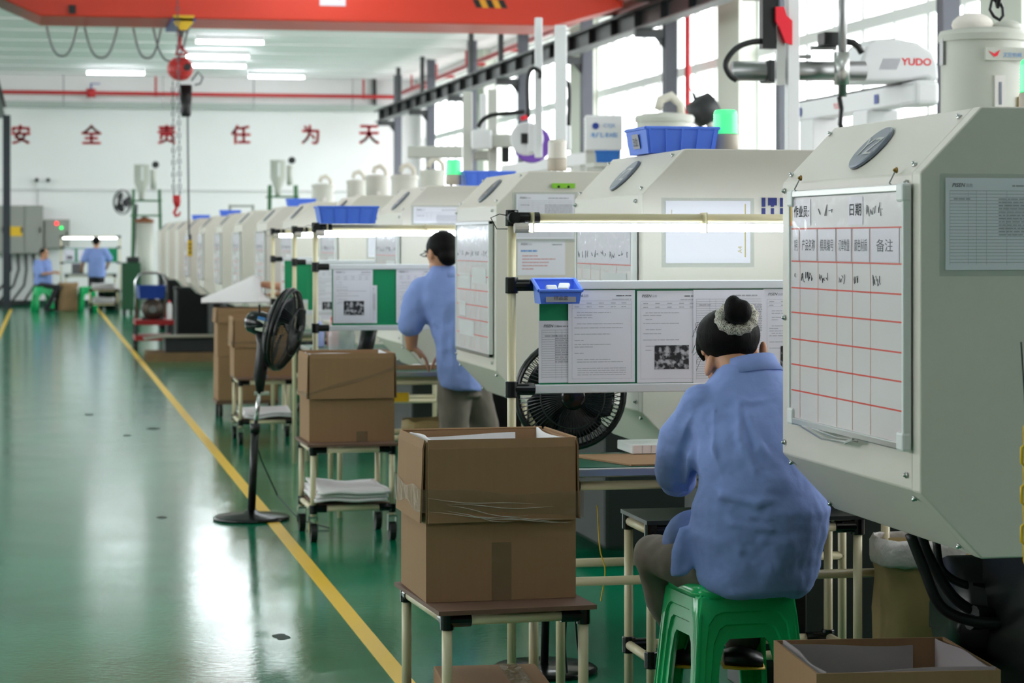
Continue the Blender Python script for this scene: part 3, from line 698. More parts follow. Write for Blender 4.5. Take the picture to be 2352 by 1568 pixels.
# ------------------------------------------------------------------ signal lamps on the machine tops
M_SIGG = mat('signal_green', (110, 240, 160), 0.25, emit=(70, 235, 140), es=0.6)
M_SIGW = mat('signal_clear', (226, 218, 208), 0.3)
M_SIGB = mat('signal_base', (188, 176, 160), 0.45)
def signal(x, y, lit, lab):
    t = thing('signal_lamp', lab, 'lamp', (x, y, 1.78), 0, 'round signal lamps on the machines')
    for a in (0, 2.1, 4.2): MB().cyl((x + 0.025 * math.cos(a), y + 0.025 * math.sin(a), 1.78), (x + 0.025 * math.cos(a), y + 0.025 * math.sin(a), 1.8), 0.004, n=6).build('foot', M_STEEL, t)
    pr = [(0.044, 1.798), (0.046, 1.802), (0.046, 1.85), (0.043, 1.856)]
    MB().lathe([(r, z) for r, z in pr], (x, y, 0), 20).build('base', M_SIGB, t, True)
    gp = [(0.043, 1.856)]
    for i in range(9): z = 1.858 + i * 0.0085; gp += [(0.0445, z), (0.0425, z + 0.0042)]
    gp += [(0.042, 1.937), (0.036, 1.944), (0.01, 1.946)]
    MB().lathe(gp, (x, y, 0), 24).build('lens', M_SIGG if lit else M_SIGW, t, True)
signal(2.54, 5.56, True, 'green signal lamp at the right edge on the nearest machine')
signal(2.424, 7.95, True, 'lit green signal lamp beside the blue bin on the second machine')
signal(2.368, 10.46, False, 'unlit cream signal lamp on the third machine')
signal(2.358, 13.16, True, 'lit green signal lamp on the fourth machine')

# ------------------------------------------------------------------ blue storage bins
def bin_(lab, loc, rz, w, d, h, m=M_BIN, ribs=5, label=None, group=None, open_front=False, name='storage_bin'):
    t = thing(name, lab, 'bin', loc, rz, group); th = 0.004; fl = 0.9
    a = (w / 2, d / 2); bq = (w / 2 * fl, d / 2 * fl)
    def ring(sx, sy, z): return [(-sx, -sy, z), (sx, -sy, z), (sx, sy, z), (-sx, sy, z)]
    hf = h * (0.55 if open_front else 1)
    top = ring(a[0], a[1], h)
    if open_front: top[0] = (-a[0], -a[1], hf); top[1] = (a[0], -a[1], hf)
    ti = [(x * (1 - 2 * th / w), y * (1 - 2 * th / d), z) for x, y, z in top]
    bo = ring(bq[0], bq[1], 0); bi = [(x * 0.95, y * 0.95, th) for x, y, z in bo]
    q = lambda s: [(s + i) for i in range(4)]
    vs = bo + top + ti + bi
    fs = [(3, 2, 1, 0)] + [(i, (i + 1) % 4, 4 + (i + 1) % 4, 4 + i) for i in range(4)] + [(4 + i, 4 + (i + 1) % 4, 8 + (i + 1) % 4, 8 + i) for i in range(4)] + [(8 + i, 8 + (i + 1) % 4, 12 + (i + 1) % 4, 12 + i) for i in range(4)] + [(12, 13, 14, 15)]
    MB().add(vs, fs).build('tub', m, t, world=False)
    rm = MB(); e = 0.006
    pts = [V3(p) for p in top]
    for i in range(4): rm.cyl(pts[i], pts[(i + 1) % 4], e, n=6)
    rm.build('rim', m, t, world=False)
    ref = None
    for i in range(ribs):
        x = -a[0] * 0.9 + (2 * a[0] * 0.9) * i / max(1, ribs - 1)
        for sgn in (-1, 1):
            if open_front and sgn < 0: continue
            MB().add([(x * fl - 0.004, sgn * bq[1], 0.004), (x * fl + 0.004, sgn * bq[1], 0.004), (x + 0.004, sgn * (a[1] + 0.006), h - 0.004), (x - 0.004, sgn * (a[1] + 0.006), h - 0.004), (x * fl - 0.004, sgn * (bq[1] + 0.007), 0.004), (x * fl + 0.004, sgn * (bq[1] + 0.007), 0.004)],
                     [(0, 1, 2, 3), (4, 5, 2, 3), (0, 4, 3), (1, 5, 2), (0, 1, 5, 4)]).build('rib', m, t, world=False)
    if label:
        side, txt = label
        if side == 'end':
            MB().add([(-bq[0] - 0.008, 0.045, 0.02), (-bq[0] - 0.008, -0.045, 0.02), (-a[0] - 0.004, -0.045, h * 0.8), (-a[0] - 0.004, 0.045, h * 0.8)], [(0, 1, 2, 3)]).build('label_sticker', mat('label_grey', (170, 166, 176), 0.5), t, world=False)
            W = wmat(t); text(txt, 'lettering', M_INK, t, W @ V3((-bq[0] - 0.01, 0, 0.03)), W.to_3x3() @ -UY, (W.to_3x3() @ V3((-(a[0] - bq[0]) * 0.9, 0, h * 0.9))).normalized(), 0.03, off=0.003)
        else:
            MB().box(-a[0] * 0.7, a[0] * 0.7, -bq[1] - 0.012, -bq[1] - 0.011, 0.006, hf * 0.55).build('label_sticker', mat('label_grey', (170, 166, 176), 0.5), t, world=False)
            W = wmat(t); text(txt, 'lettering', M_INK, t, W @ V3((0, -bq[1] - 0.012, 0.012)), W.to_3x3() @ UX, UZ, hf * 0.35, off=0.002)
    return t
bin_('blue ribbed bin with grey label on top of the second machine', (2.236, 8.0, 1.782), 0, 0.27, 0.29, 0.09, label=('end', '五金'), group='blue bins on machines')
bin_('blue bin behind the green lamp on the fourth machine', (2.56, 13.22, 1.782), 0, 0.3, 0.28, 0.09, group='blue bins on machines')
p = onY(797, 515, 12.33)
bin_('blue ribbed bin lying on the lamp bar of the second workstation', (p.x, 12.36, 1.563), 0, 0.325, 0.2, 0.09, group='blue bins on machines')
for k, px, w in ((6, 690, 0.26), (9, 478, 0.2), (11, 392, 0.3)):
    bin_('small blue bin resting on top of the %s machine' % ORD[k], (MX + 0.36, MY[k] + 0.5, 1.782), 0, 0.26, 0.2, 0.07, group='blue bins on machines')

# ------------------------------------------------------------------ drying hoppers behind the housings
def hopper(x, y, r, z0, z1, lab, detail=False, k=0):
    t = thing('drying_hopper', lab, 'hopper', (x, y, z0 - 0.3), 0, 'drying hoppers above the machines')
    MB().lathe([(0.06, z0 - 0.3), (r * 0.5, z0 - 0.12), (r, z0), (r, z1 - 0.05), (r * 1.06, z1 - 0.05), (r * 1.08, z1 - 0.02), (r * 1.02, z1)], (x, y, 0), 28).build('drum', M_HOPPER, t)
    autosmooth(t.children[0], 35)
    MB().lathe([(r * 0.98, z1), (r * 0.7, z1 + 0.012), (r * 0.2, z1 + 0.02)], (x, y, 0), 24).build('lid', M_HOPPER, t, True)
    MB().box(x - 0.12, x + 0.12, y - 0.12, y + 0.12, 1.5, z0 - 0.3).build('throat_block', M_HOUSE2, t)
    if not detail: MB().tube([(x - 0.05, y, z1 + 0.04), (x - 0.03, y, z1 + 0.11), (x + 0.05, y, z1 + 0.14), (x + 0.12, y, z1 + 0.08), (x + 0.13, y, z1 - 0.02)], [0.03, 0.034, 0.034, 0.03, 0.028], 10).build('air_duct', mat('duct_cream', (216, 210, 196), 0.6), t, True)
    MB().box(x - 0.025, x + 0.025, y - r - 0.008, y - r + 0.01, z0 + 0.05, z1 - 0.22).build('sight_glass', mat('sight_pale', (232, 226, 222), 0.3), t)
    if detail:
        MB().ball((x - 0.06, y - 0.02, z1 + 0.03), (0.1, 0.09, 0.055), 12, 8).build('dust_cloth', mat('dust_cloth', (232, 224, 216), 0.8, bump=0.5, bscale=12), t, True)
        MB().ball((x + 0.1, y - 0.05, z1 + 0.02), (0.07, 0.06, 0.035), 12, 8).build('lid_catch', M_HOPPER, t, True)
        MB().box(x - 0.006, x + 0.006, y - r - 0.011, y - r, z0 + 0.08, z1 - 0.25).build('level_slot', M_GREYBLUE, t)
        MB().box(x + 0.07 - 0.14, x + 0.07 + 0.1, y - r - 0.006, y - r * 0.9, z1 - 0.15, z1 - 0.09).build('name_plate', M_HOPPER, t)
        text('文宏机械', 'lettering', M_INKB, t, V3((x + 0.06, y - r - 0.007, z1 - 0.135)), UX, UZ, 0.022, off=0.002)
        MB().add([(x - 0.06, y - r - 0.009, z1 - 0.105), (x - 0.03, y - r - 0.009, z1 - 0.135), (x - 0.015, y - r - 0.009, z1 - 0.13), (x, y - r - 0.009, z1 - 0.1), (x - 0.03, y - r - 0.009, z1 - 0.12)], [(0, 1, 2, 3, 4)]).build('emblem', M_SIGNRED, t)
        MB().box(x + r * 0.55, x + r * 0.8, y - r * 0.95, y - r * 0.8, z0 - 0.02, z0 + 0.12).build('control_box', M_YEL, t)
        for s in (-1, 1): MB().box(x + s * r - 0.012, x + s * r + 0.012, y - 0.02, y + 0.02, z1 - 0.16, z1 - 0.03).build('clamp', M_STEEL, t)
p = P(2257, 245, 10.77); hopper(p.x, p.y, 0.195, 2.02, 2.455, 'large pale drying hopper with red emblem behind the nearest machine', True)
p = P(1526, 320, 16.4); hopper(p.x, p.y, 0.2, 2.0, 2.37, 'yellowish drying hopper behind the blue bin of the second machine')
for (px, py, d, w, lab) in ((994, 392, 26.8, 0.145, 'nearest'), (929, 403, 29.5, 0.17, 'second'), (866, 404, 31.8, 0.16, 'third'), (818, 415, 34.7, 0.14, 'fourth'), (742, 424, 37.1, 0.175, 'fifth')):
    p = P(px, py, d); hopper(p.x, p.y, w, p.z - 0.4, p.z, 'pale drying hopper of the distant row, %s from the windows beam' % lab)
# ================================================================== workstations: tube frame, lamp, notice board, table
def connector(t, p, axis, L=0.075, r=0.019):
    p = V3(p); a = V3(axis)
    mb = MB().cyl(p - UZ * 0.026, p + UZ * 0.026, r + 0.002, n=12).cyl(p, p + a * L, r, n=12)
    mb.add(*(lambda b: (b.v, b.f))(MB().obox(p + a * 0.03, (0.03 + abs(a.x) * 0.02, 0.03 + abs(a.y) * 0.02, 0.034))))
    return mb.build('connector', M_BLACKG, t, bevel=0.003)
PR = 0.0142
STN = {0: 'first', 1: 'second', 2: 'third', 3: 'fourth', 4: 'far end'}
def station(i, X0, Y, X1, zt=1.543, table=True, tube_px=None, sheets=(), board=True):
    nm = STN[i]
    t = thing('lamp_frame', 'cream pipe frame with black joints at the %s workstation' % nm, 'frame', (X0, Y, 0), 0, 'cream pipe frames over the work tables')
    for x in (X0, X1):
        MB().cyl((x, Y, 0), (x, Y, zt + 0.02), PR, n=14).build('post', M_PIPE, t, True)
        for z in (zt, 1.329, 0.998):
            sx = UX if x == X0 else -UX
            if z == zt: connector(t, (x, Y, z), sx, 0.09)
            else: connector(t, (x, Y, z), sx)
        MB().cyl((x, Y - 0.045, zt), (x, Y, zt), 0.019, n=14).cyl((x, Y - 0.047, zt), (x, Y - 0.03, zt), 0.012, n=12).build('open_joint_end', M_BLACK, t)
    MB().cyl((X0, Y, zt), (X1, Y, zt), PR, n=14).build('top_bar', M_PIPE, t, True)
    L = thing('tube_lamp', 'lit tube lamp strapped under the bar of the %s workstation' % nm, 'lamp', (X0, Y, zt - 0.035), 0, 'tube lamps of the work tables')
    MB().cyl((X0 + 0.04, Y - 0.042, zt - 0.032), (X1 - 0.04, Y - 0.042, zt - 0.032), 0.0118, n=14).build('tube', M_TUBE, L, True)
    MB().box(X0 + 0.02, X1 - 0.02, Y - 0.05, Y - 0.02, zt - 0.0176, zt - 0.0156).build('reflector', M_WHITEP, L)
    for x in (X0 + 0.015, X1 - 0.055): MB().cyl((x - 0.015, Y - 0.042, zt - 0.032), (x + 0.03, Y - 0.042, zt - 0.032), 0.0165, n=12).build('end_cap', mat('cap_cream', (220, 208, 200), 0.5), L)
    for x in (X0 + 0.06, (X0 + X1) / 2): MB().box(x - 0.002, x + 0.002, Y - 0.058, Y + 0.016, zt - 0.047, zt + 0.018).build('cable_tie', M_PIPE, L)
    MB().tube([(X0 - 0.005, Y, zt - 0.035), (X0 - 0.05, Y - 0.01, zt - 0.035), (X0 - 0.07, Y - 0.01, zt), (X0 - 0.04, Y, zt + 0.012), (X0, Y, zt + 0.005)], 0.0016, 5).build('lamp_wire', M_BLACK, L)
    if board:
        b = thing('notice_board', 'green notice board between white rails at the %s workstation' % nm, 'board', (X0, Y, 1.0), 0, 'green notice boards')
        MB().box(X0 + 0.09, X1 - 0.05, Y - 0.004, Y + 0.004, 1.005, 1.322).build('green_panel', M_GREEN, b)
        for z in (1.329, 0.998): MB().box(X0 + 0.065, X1 - 0.05, Y - 0.012, Y + 0.012, z - 0.014, z + 0.014).build('white_rail', M_RAIL, b, bevel=0.003)
    if table:
        w = thing('work_table', 'steel edged work table with green mat at the %s workstation' % nm, 'table', (X0, Y - 0.3, 0), 0, 'work tables along the aisle')
        a, c, y0, y1, z = X0 + 0.06, X1 - 0.06, Y - 0.31, Y + 0.18, 0.775
        MB().box(a, c, y0, y1, z - 0.03, z - 0.002).build('table_top', M_ALU, w, bevel=0.004)
        MB().box(a + 0.006, c - 0.006, y0 + 0.012, y1 - 0.006, z - 0.002, z).build('green_mat', M_TABLE, w)
        for x in (a + 0.04, c - 0.04):
            for y in (y0 + 0.05, y1 - 0.04): MB().cyl((x, y, 0), (x, y, z - 0.03), PR, n=12).build('leg', M_PIPE, w, True)
        for y in (y0 + 0.05, y1 - 0.04):
            for zz in (z - 0.06, 0.42): MB().cyl((a + 0.04, y, zz), (c - 0.04, y, zz), PR, n=12).build('cross_rail', M_PIPE, w, True)
        for x in (a + 0.04, c - 0.04):
            for y in (y0 + 0.05, y1 - 0.04): connector(w, (x, y, z - 0.06), UX if x < (a + c) / 2 else -UX, 0.06)
    return t
station(0, 1.4636, 7.12, 2.72)
station(1, 1.45, 12.33, 2.65)
station(2, 1.636, 15.09, 2.7)
station(3, 1.758, 17.76, 2.75)
zb = 1.014
def pin(lab, px0, px1, py0, py1, Y, style, seed, **k):
    a = onY(px0, py1, Y); c = onY(px1, py0, Y)
    return paper(lab, V3((a.x, Y, a.z)), UX, UZ, c.x - a.x, c.z - a.z, style, seed, group='sheets pinned to the notice boards', **k)
Y1 = 7.114
pin('narrow tally sheet at the lower end of the first notice board', 1237, 1312, 736, 879, Y1 + 0.001, 'table', 21)
pin('wrinkled procedure form below the small blue bin', 1305, 1458, 666, 879, Y1 - 0.002, 'form', 22)
pin('procedure form with dark photo left of the seated woman', 1463, 1614, 667, 879, Y1 - 0.001, 'form', 23)
pin('lilac table sheet behind the bun of the seated woman', 1592, 1755, 665, 880, Y1 - 0.003, 'table', 24, brand=False)
pin('form partly hidden by the edge of the nearest machine', 1753, 1880, 663, 879, Y1 - 0.001, 'form', 25)
Y2 = 12.324
pin('stained form with dark photo on the second notice board', 765, 856, 618, 742, Y2 - 0.002, 'form', 31)
pin('white slip behind the stained form on the second notice board', 815, 866, 655, 742, Y2 + 0.001, 'table', 30, brand=False)
pin('clean form beside the green strip on the second notice board', 910, 1000, 617, 741, Y2 - 0.001, 'form', 32)
pin('form behind the standing worker on the second notice board', 1003, 1090, 617, 741, Y2 - 0.001, 'table', 34)
pin('form on the third notice board behind the pedestal fan', 720, 790, 612, 735, 15.084, 'form', 33, brand=False)
# small open blue bin hung on the rail with white adapters in it
p = onY(1277, 700, 7.07)
bin_('small blue bin of white adapters on the rail of the first notice board', (p.x, 7.055, 1.272), 0, 0.138, 0.1, 0.075, ribs=0, label=('front', '样品盒'), open_front=True)
for i, (dx, dy, dz, rz, rx) in enumerate(((-0.02, -0.012, 0.045, 0.1, 0.9), (0.022, 0.0, 0.052, -0.5, 0.7), (0.04, 0.01, 0.035, 0.7, 0.2))):
    R = Matrix.Rotation(rz, 3, 'Z') @ Matrix.Rotation(rx, 3, 'X')
    t = thing('power_adapter', ('white rounded adapter standing at the front of the small blue bin', 'white wedge shaped adapter leaning in the small blue bin', 'white adapter lying at the back of the small blue bin')[i], 'adapter', (p.x + dx, 7.055 + dy, 1.272 + dz), 0, 'white adapters in the small blue bin')
    MB().obox((p.x + dx, 7.055 + dy, 1.272 + dz), (0.036, 0.03, 0.014), R).build('casing', M_WHITEP, t, bevel=0.005, seg=3)
    MB().obox(V3((p.x + dx, 7.055 + dy, 1.272 + dz)) + R @ V3((0, -0.0152, 0)), (0.009, 0.001, 0.004), R).build('port', M_INKG, t)
t = thing('cardboard_sheet', 'loose cardboard sheet lying on the first work table', 'cardboard', (1.9, 6.98, 0.776))
MB().prism([(1.66, 7.18), (1.78, 6.83), (2.3, 6.83), (2.3, 7.2)], 0.776, 0.781, 'z').build('sheet', M_KRAFT, t)
p = onZ(1487, 1040, 0.785)
t = thing('parts_tray', 'low white box of parts on the cardboard sheet', 'box', (p.x, p.y, 0.782))
MB().box(p.x - 0.05, p.x + 0.17, p.y, p.y + 0.2, 0.782, 0.812).build('tray_wall', M_WHITEP, t, bevel=0.003)
for k in range(7): MB().box(p.x - 0.046 + k * 0.03, p.x - 0.02 + k * 0.03, p.y - 0.002, p.y, 0.784, 0.81).build('part_face', mat('pale_pink', (236, 222, 222), 0.5), t)

# ================================================================== pipe carts and cartons
M_WHEEL = mat('wheel_black', (18, 18, 18), 0.5)
def cart(lab, x, y, rz, w, d, h=0.476, shelf=0.19, board=M_PLY, casters=True, group='cream pipe carts'):
    t = thing('pipe_cart', lab, 'cart', (x, y, 0), rz, group)
    a, b = w / 2 - 0.03, d / 2 - 0.03; z1 = h - 0.03; z0 = 0.125 if casters else 0.0
    for sx in (-1, 1):
        for sy in (-1, 1):
            MB().cyl((sx * a, sy * b, z0), (sx * a, sy * b, z1), PR, n=12).build('post', M_PIPE, t, True, world=False)
            for z in (z1, shelf - 0.03):
                MB().cyl((sx * a, sy * b, z - 0.024), (sx * a, sy * b, z + 0.018), 0.019, n=12).cyl((sx * a, sy * b, z), (sx * (a - 0.065), sy * b, z), 0.018, n=12).cyl((sx * a, sy * b, z), (sx * a, sy * (b - 0.045), z), 0.018, n=12).build('connector', M_BLACKG, t, world=False)
            if casters:
                c = t
                cm = MB().box(sx * a - 0.02, sx * a + 0.02, sy * b - 0.025, sy * b + 0.025, 0.115, 0.125)
                for s in (-1, 1): cm.box(sx * a + s * 0.02 - 0.002, sx * a + s * 0.02 + 0.002, sy * b - 0.022, sy * b + 0.012, 0.045, 0.118)
                f = cm.build('caster_fork', M_CHROME, t, world=False)
                MB().cyl((sx * a - 0.015, sy * b - 0.008, 0.045), (sx * a + 0.015, sy * b - 0.008, 0.045), 0.045, n=18).build('caster_wheel', M_WHEEL, t, world=False)
    for z in (z1, shelf - 0.03):
        for s in (-1, 1):
            MB().cyl((-a, s * b, z), (a, s * b, z), PR, n=12).build('rail', M_PIPE, t, True, world=False)
            MB().cyl((s * a, -b, z), (s * a, b, z), PR, n=12).build('rail', M_PIPE, t, True, world=False)
    MB().box(-w / 2, w / 2, -d / 2, d / 2, h - 0.012, h).build('top_board', board, t, world=False)
    MB().box(-a + 0.01, a - 0.01, -b + 0.01, b - 0.01, shelf - 0.016, shelf - 0.008).build('shelf_board', M_PLY, t, world=False)
    return t
def carton(lab, x, y, z, rz, w, d, h, flap=0.22, liner=False, tape=None, closed=False, group='brown cardboard cartons', seed=0, patches=()):
    t = thing('cardboard_carton', lab, 'carton', (x, y, z), rz, group); th = 0.006; a, b = w / 2, d / 2; rd = random.Random(seed)
    mb = MB()
    if closed: MB().box(-a, a, -b, b, 0, h).build('body', M_KRAFT, t, world=False, bevel=0.004)
    else:
        for bx in ((-a, a, -b, -b + th, 0, h), (-a, a, b - th, b, 0, h), (-a, -a + th, -b + th, b - th, 0, h), (a - th, a, -b + th, b - th, 0, h), (-a + th, a - th, -b + th, b - th, 0, th)): mb.box(*bx)
        mb.build('body', M_KRAFT, t, world=False)
    if flap:
        def fl(p0, p1, n, nm):   # folded-down flap: hinge p0-p1 at the rim, hanging outside
            p0, p1, n = V3(p0), V3(p1), V3(n); dr = (p1 - p0).normalized(); k = 10; vs = []; fs = []
            out = rd.uniform(0.004, 0.009)
            for q in (0, 1):
                for i in range(k + 1):
                    s = i / k; zz = h + 0.004 - flap * s; o = (0.004 if q == 0 else 0.009) + out * (s ** 1.4) if s > 0 else (0 if q == 0 else 0.004)
                    for e in (p0, p1): vs.append(V3((e.x, e.y, 0)) + n * o + UZ * (zz + (0.003 if s == 0 and q else 0)))
            m = 2 * (k + 1)
            for i in range(k):
                fs += [(2 * i, 2 * i + 1, 2 * i + 3, 2 * i + 2), (m + 2 * i, m + 2 * i + 1, m + 2 * i + 3, m + 2 * i + 2), (2 * i, 2 * i + 2, m + 2 * i + 2, m + 2 * i), (2 * i + 1, 2 * i + 3, m + 2 * i + 3, m + 2 * i + 1)]
            fs += [(0, 1, m + 1, m), (2 * k, 2 * k + 1, m + 2 * k + 1, m + 2 * k)]
            return MB().add(vs, fs).build(nm, M_KRAFT, t, world=False)
        e = 0.004
        fl((-a + e, -b, 0), (a - e, -b, 0), (0, -1, 0), 'flap'); fl((-a + e, b, 0), (a - e, b, 0), (0, 1, 0), 'flap')
        fl((-a, -b + e, 0), (-a, b - e, 0), (-1, 0, 0), 'flap'); fl((a, -b + e, 0), (a, b - e, 0), (1, 0, 0), 'flap')
    if liner:
        def sheet(p0, p1, n, top, wob, s):
            p0, p1, n = V3(p0), V3(p1), V3(n); k = 14; vs = []; fs = []
            for q in (0, 1):
                for j, zz in enumerate((0.05, h * 0.5, top)):
                    for i in range(k + 1):
                        u = i / k; w2 = 0.006 * math.sin(u * 9 + s) * (0.3 + j * 0.35)
                        vs.append(p0.lerp(p1, u) + n * (0.008 + w2 * 0.6 + q * 0.005 + 0.006) + UZ * (zz + (wob * math.sin(u * 4 + s * 2) if j == 2 else 0)))
            m = 3 * (k + 1)
            for q in (0, m):
                for j in range(2):
                    for i in range(k): fs.append((q + j * (k + 1) + i, q + j * (k + 1) + i + 1, q + (j + 1) * (k + 1) + i + 1, q + (j + 1) * (k + 1) + i))
            for i in range(k): fs.append((2 * (k + 1) + i, 2 * (k + 1) + i + 1, m + 2 * (k + 1) + i + 1, m + 2 * (k + 1) + i))
            MB().add(vs, fs).build('foam_liner', M_FOAM if liner is True else liner, t, True, world=False)
        c = th + 0.001
        sheet((-a + c, b - c, 0), (a - 0.09, b - c, 0), (0, -1, 0), h - 0.012, 0.005, 1.0 + seed)
        sheet((-a + c, -b + c, 0), (-a + c, b - 0.03, 0), (1, 0, 0), h + 0.002, 0.004, 2.0 + seed)
        sheet((a - c, -b + 0.02, 0), (a - c, b - c, 0), (-1, 0, 0), h + 0.003, 0.006, 0.4 + seed)
        sheet((-a + 0.03, -b + c, 0), (a - c, -b + c, 0), (0, 1, 0), h + 0.001, 0.005, 2.6 + seed)
    for zc, hw, sl in (tape or ()):
        # a band of clear tape drawn tight round the carton, bridging the flared flaps
        k = 24; vs = []; fs = []; off = 0.0185
        loop = []
        for (x0, y0), (x1, y1) in (((-a - off, -b - off), (a + off, -b - off)), ((a + off, -b - off), (a + off, b + off)), ((a + off, b + off), (-a - off, b + off)), ((-a - off, b + off), (-a - off, -b - off))):
            for i in range(k): loop.append((x0 + (x1 - x0) * i / k, y0 + (y1 - y0) * i / k))
        n = len(loop); rows = 5
        for j in range(rows):
            for i, (px_, py_) in enumerate(loop):
                zz = zc + (j / (rows - 1) - 0.5) * 2 * hw * (1 - 0.35 * abs(math.sin(i / k * PI / 2 * 2)) ** 6) + sl * (px_ / a) * 0.5 + 0.004 * math.sin(i * 0.4 + j)
                s = 1 + 0.006 * noise.noise((i * 0.25, j * 1.3, seed))
                vs.append((px_ * s, py_ * s, zz))
        for j in range(rows - 1):
            for i in range(n): fs.append((j * n + i, j * n + (i + 1) % n, (j + 1) * n + (i + 1) % n, (j + 1) * n + i))
        MB().add(vs, fs).build('packing_tape', M_TAPE, t, True, world=False)
        if hw > 0.02:
            mb = MB()
            for q in range(7):
                z_ = zc + rd.uniform(-0.8, 0.8) * hw; x_ = -a + rd.uniform(0.0, 0.12); L_ = rd.uniform(0.5, 0.98) * (a - x_); s_ = rd.uniform(-0.045, -0.01)
                mb.tube([(x_ + L_ * i / 6, -b - off - 0.001, z_ + s_ * math.sin(i / 6 * PI / 2) + 0.003 * math.sin(i * 1.3 + q)) for i in range(7)], [0.0002, 0.0008, 0.0014, 0.0012, 0.0014, 0.0008, 0.0002], 4)
            mb.build('tape_highlight', film('highlight_film', (225, 215, 205), 0.6, 0.15), t, True, world=False)['kind'] = 'stuff'  # white streak highlights on the tape, put in as pale strands
    for (fx, z0, z1) in patches:
        MB().box(fx - 0.028, fx + 0.028, -b - 0.0012, -b - 0.0004, z0, z1).build('tape_strip', M_TAPE, t, world=False)
    return t
# front cart with the taped carton
cart('front pipe cart carrying the taped open carton', 1.2465, 6.335, math.radians(3.6), 0.444, 0.56)
carton('open carton with foam liner and clear tape band on the front cart', 1.24, 6.385, 0.477, math.radians(1.6), 0.425, 0.375, 0.44, 0.225, True, ((0.272, 0.034, -0.02),), seed=1, patches=((0.0, 0.0, 0.16),))
t = thing('flattened_carton', 'flattened carton on the lower shelf of the front cart', 'cardboard', (1.25, 6.33, 0.184), math.radians(-4), None)
MB().box(-0.15, 0.15, -0.32, 0.22, 0.0, 0.05).build('folded_panel', M_KRAFT, t, world=False, bevel=0.004)
MB().box(0.04, 0.1, -0.321, 0.221, 0.0502, 0.0515).build('tape_strip', M_TAPE, t, world=False)
# second cart
cart('second pipe cart beside the pedestal fan', 1.49, 11.36, math.radians(1), 0.45, 0.5)
carton('open carton on the second cart, foam sheet edge showing', 1.5, 11.42, 0.477, math.radians(1), 0.425, 0.37, 0.43, 0.22, True, ((0.3, 0.01, 0.12),), seed=2, patches=((0.05, 0.0, 0.05),))
def foam_sheet(lab, x, y, z, w, d, n, seed=0, name='foam_sheet'):
    t = thing(name, lab, 'foam', (x, y, z)); rd = random.Random(seed)
    for q in range(n):
        k = 10; vs = []; fs = []; ox, oy = rd.uniform(-0.02, 0.02), rd.uniform(-0.015, 0.015)
        for h in (0, 0.014):
            for j in range(k + 1):
                for i in range(k + 1):
                    u, v = i / k - 0.5, j / k - 0.5
                    vs.append((u * w + ox, v * d + oy, q * 0.02 + h + 0.02 * noise.noise((u * 2 + seed, v * 2, q * 0.15)) + 0.012 + 0.05 * max(0, abs(u) - 0.4) * (1 if q > n - 2 else 0.2)))
        m = (k + 1) ** 2; I = lambda i, j, o=0: o + j * (k + 1) + i
        for o in (0, m):
            for j in range(k):
                for i in range(k): fs.append((I(i, j, o), I(i + 1, j, o), I(i + 1, j + 1, o), I(i, j + 1, o)))
        for i in range(k):
            for (p, r) in ((I(i, 0), I(i + 1, 0)), (I(i, k), I(i + 1, k)), (I(0, i), I(0, i + 1)), (I(k, i), I(k, i + 1))): fs.append((p, r, m + r, m + p))
        MB().add(vs, fs).build('sheet', M_FOAM, t, True, world=False)
    return t
foam_sheet('pile of white foam sheets on the shelf of the second cart', 1.49, 11.36, 0.183, 0.355, 0.56, 3, 3)
# third cart and the stack behind it
cart('third pipe cart behind the pedestal fan', 1.6, 16.83, 0, 0.45, 0.6)
carton('carton on the third cart half hidden by the fan', 1.59, 16.94, 0.477, 0, 0.43, 0.38, 0.43, 0.22, False, ((0.25, 0.012, 0.0),), seed=3)
foam_sheet('white foam sheets on the shelf of the third cart', 1.6, 16.83, 0.183, 0.355, 0.6, 2, 5)
t = thing('dolly', 'low dolly carrying the stack of two cartons', 'dolly', (1.68, 19.3, 0))
MB().box(1.42, 1.94, 19.1, 19.55, 0.11, 0.14).build('deck', M_PLY, t)
for x in (1.46, 1.9):
    for y in (19.15, 19.5): MB().cyl((x - 0.015, y, 0.055), (x + 0.015, y, 0.055), 0.055, n=16).build('wheel', M_WHEEL, t)
carton('lower closed carton of the stack on the dolly', 1.68, 19.3, 0.141, 0.02, 0.5, 0.4, 0.36, 0, closed=True, seed=4)
carton('upper carton of the stack, covered by foam sheet', 1.68, 19.3, 0.503, 0.0, 0.5, 0.4, 0.4, 0.12, closed=True, seed=5)
# open carton under the nearest machine
carton('battered open carton with grey liner under the nearest machine', 2.045, 5.37, 0.0, math.radians(-5.5), 0.45, 0.46, 0.444, 0, mat('grey_liner', (146, 134, 136), 0.7), seed=6)

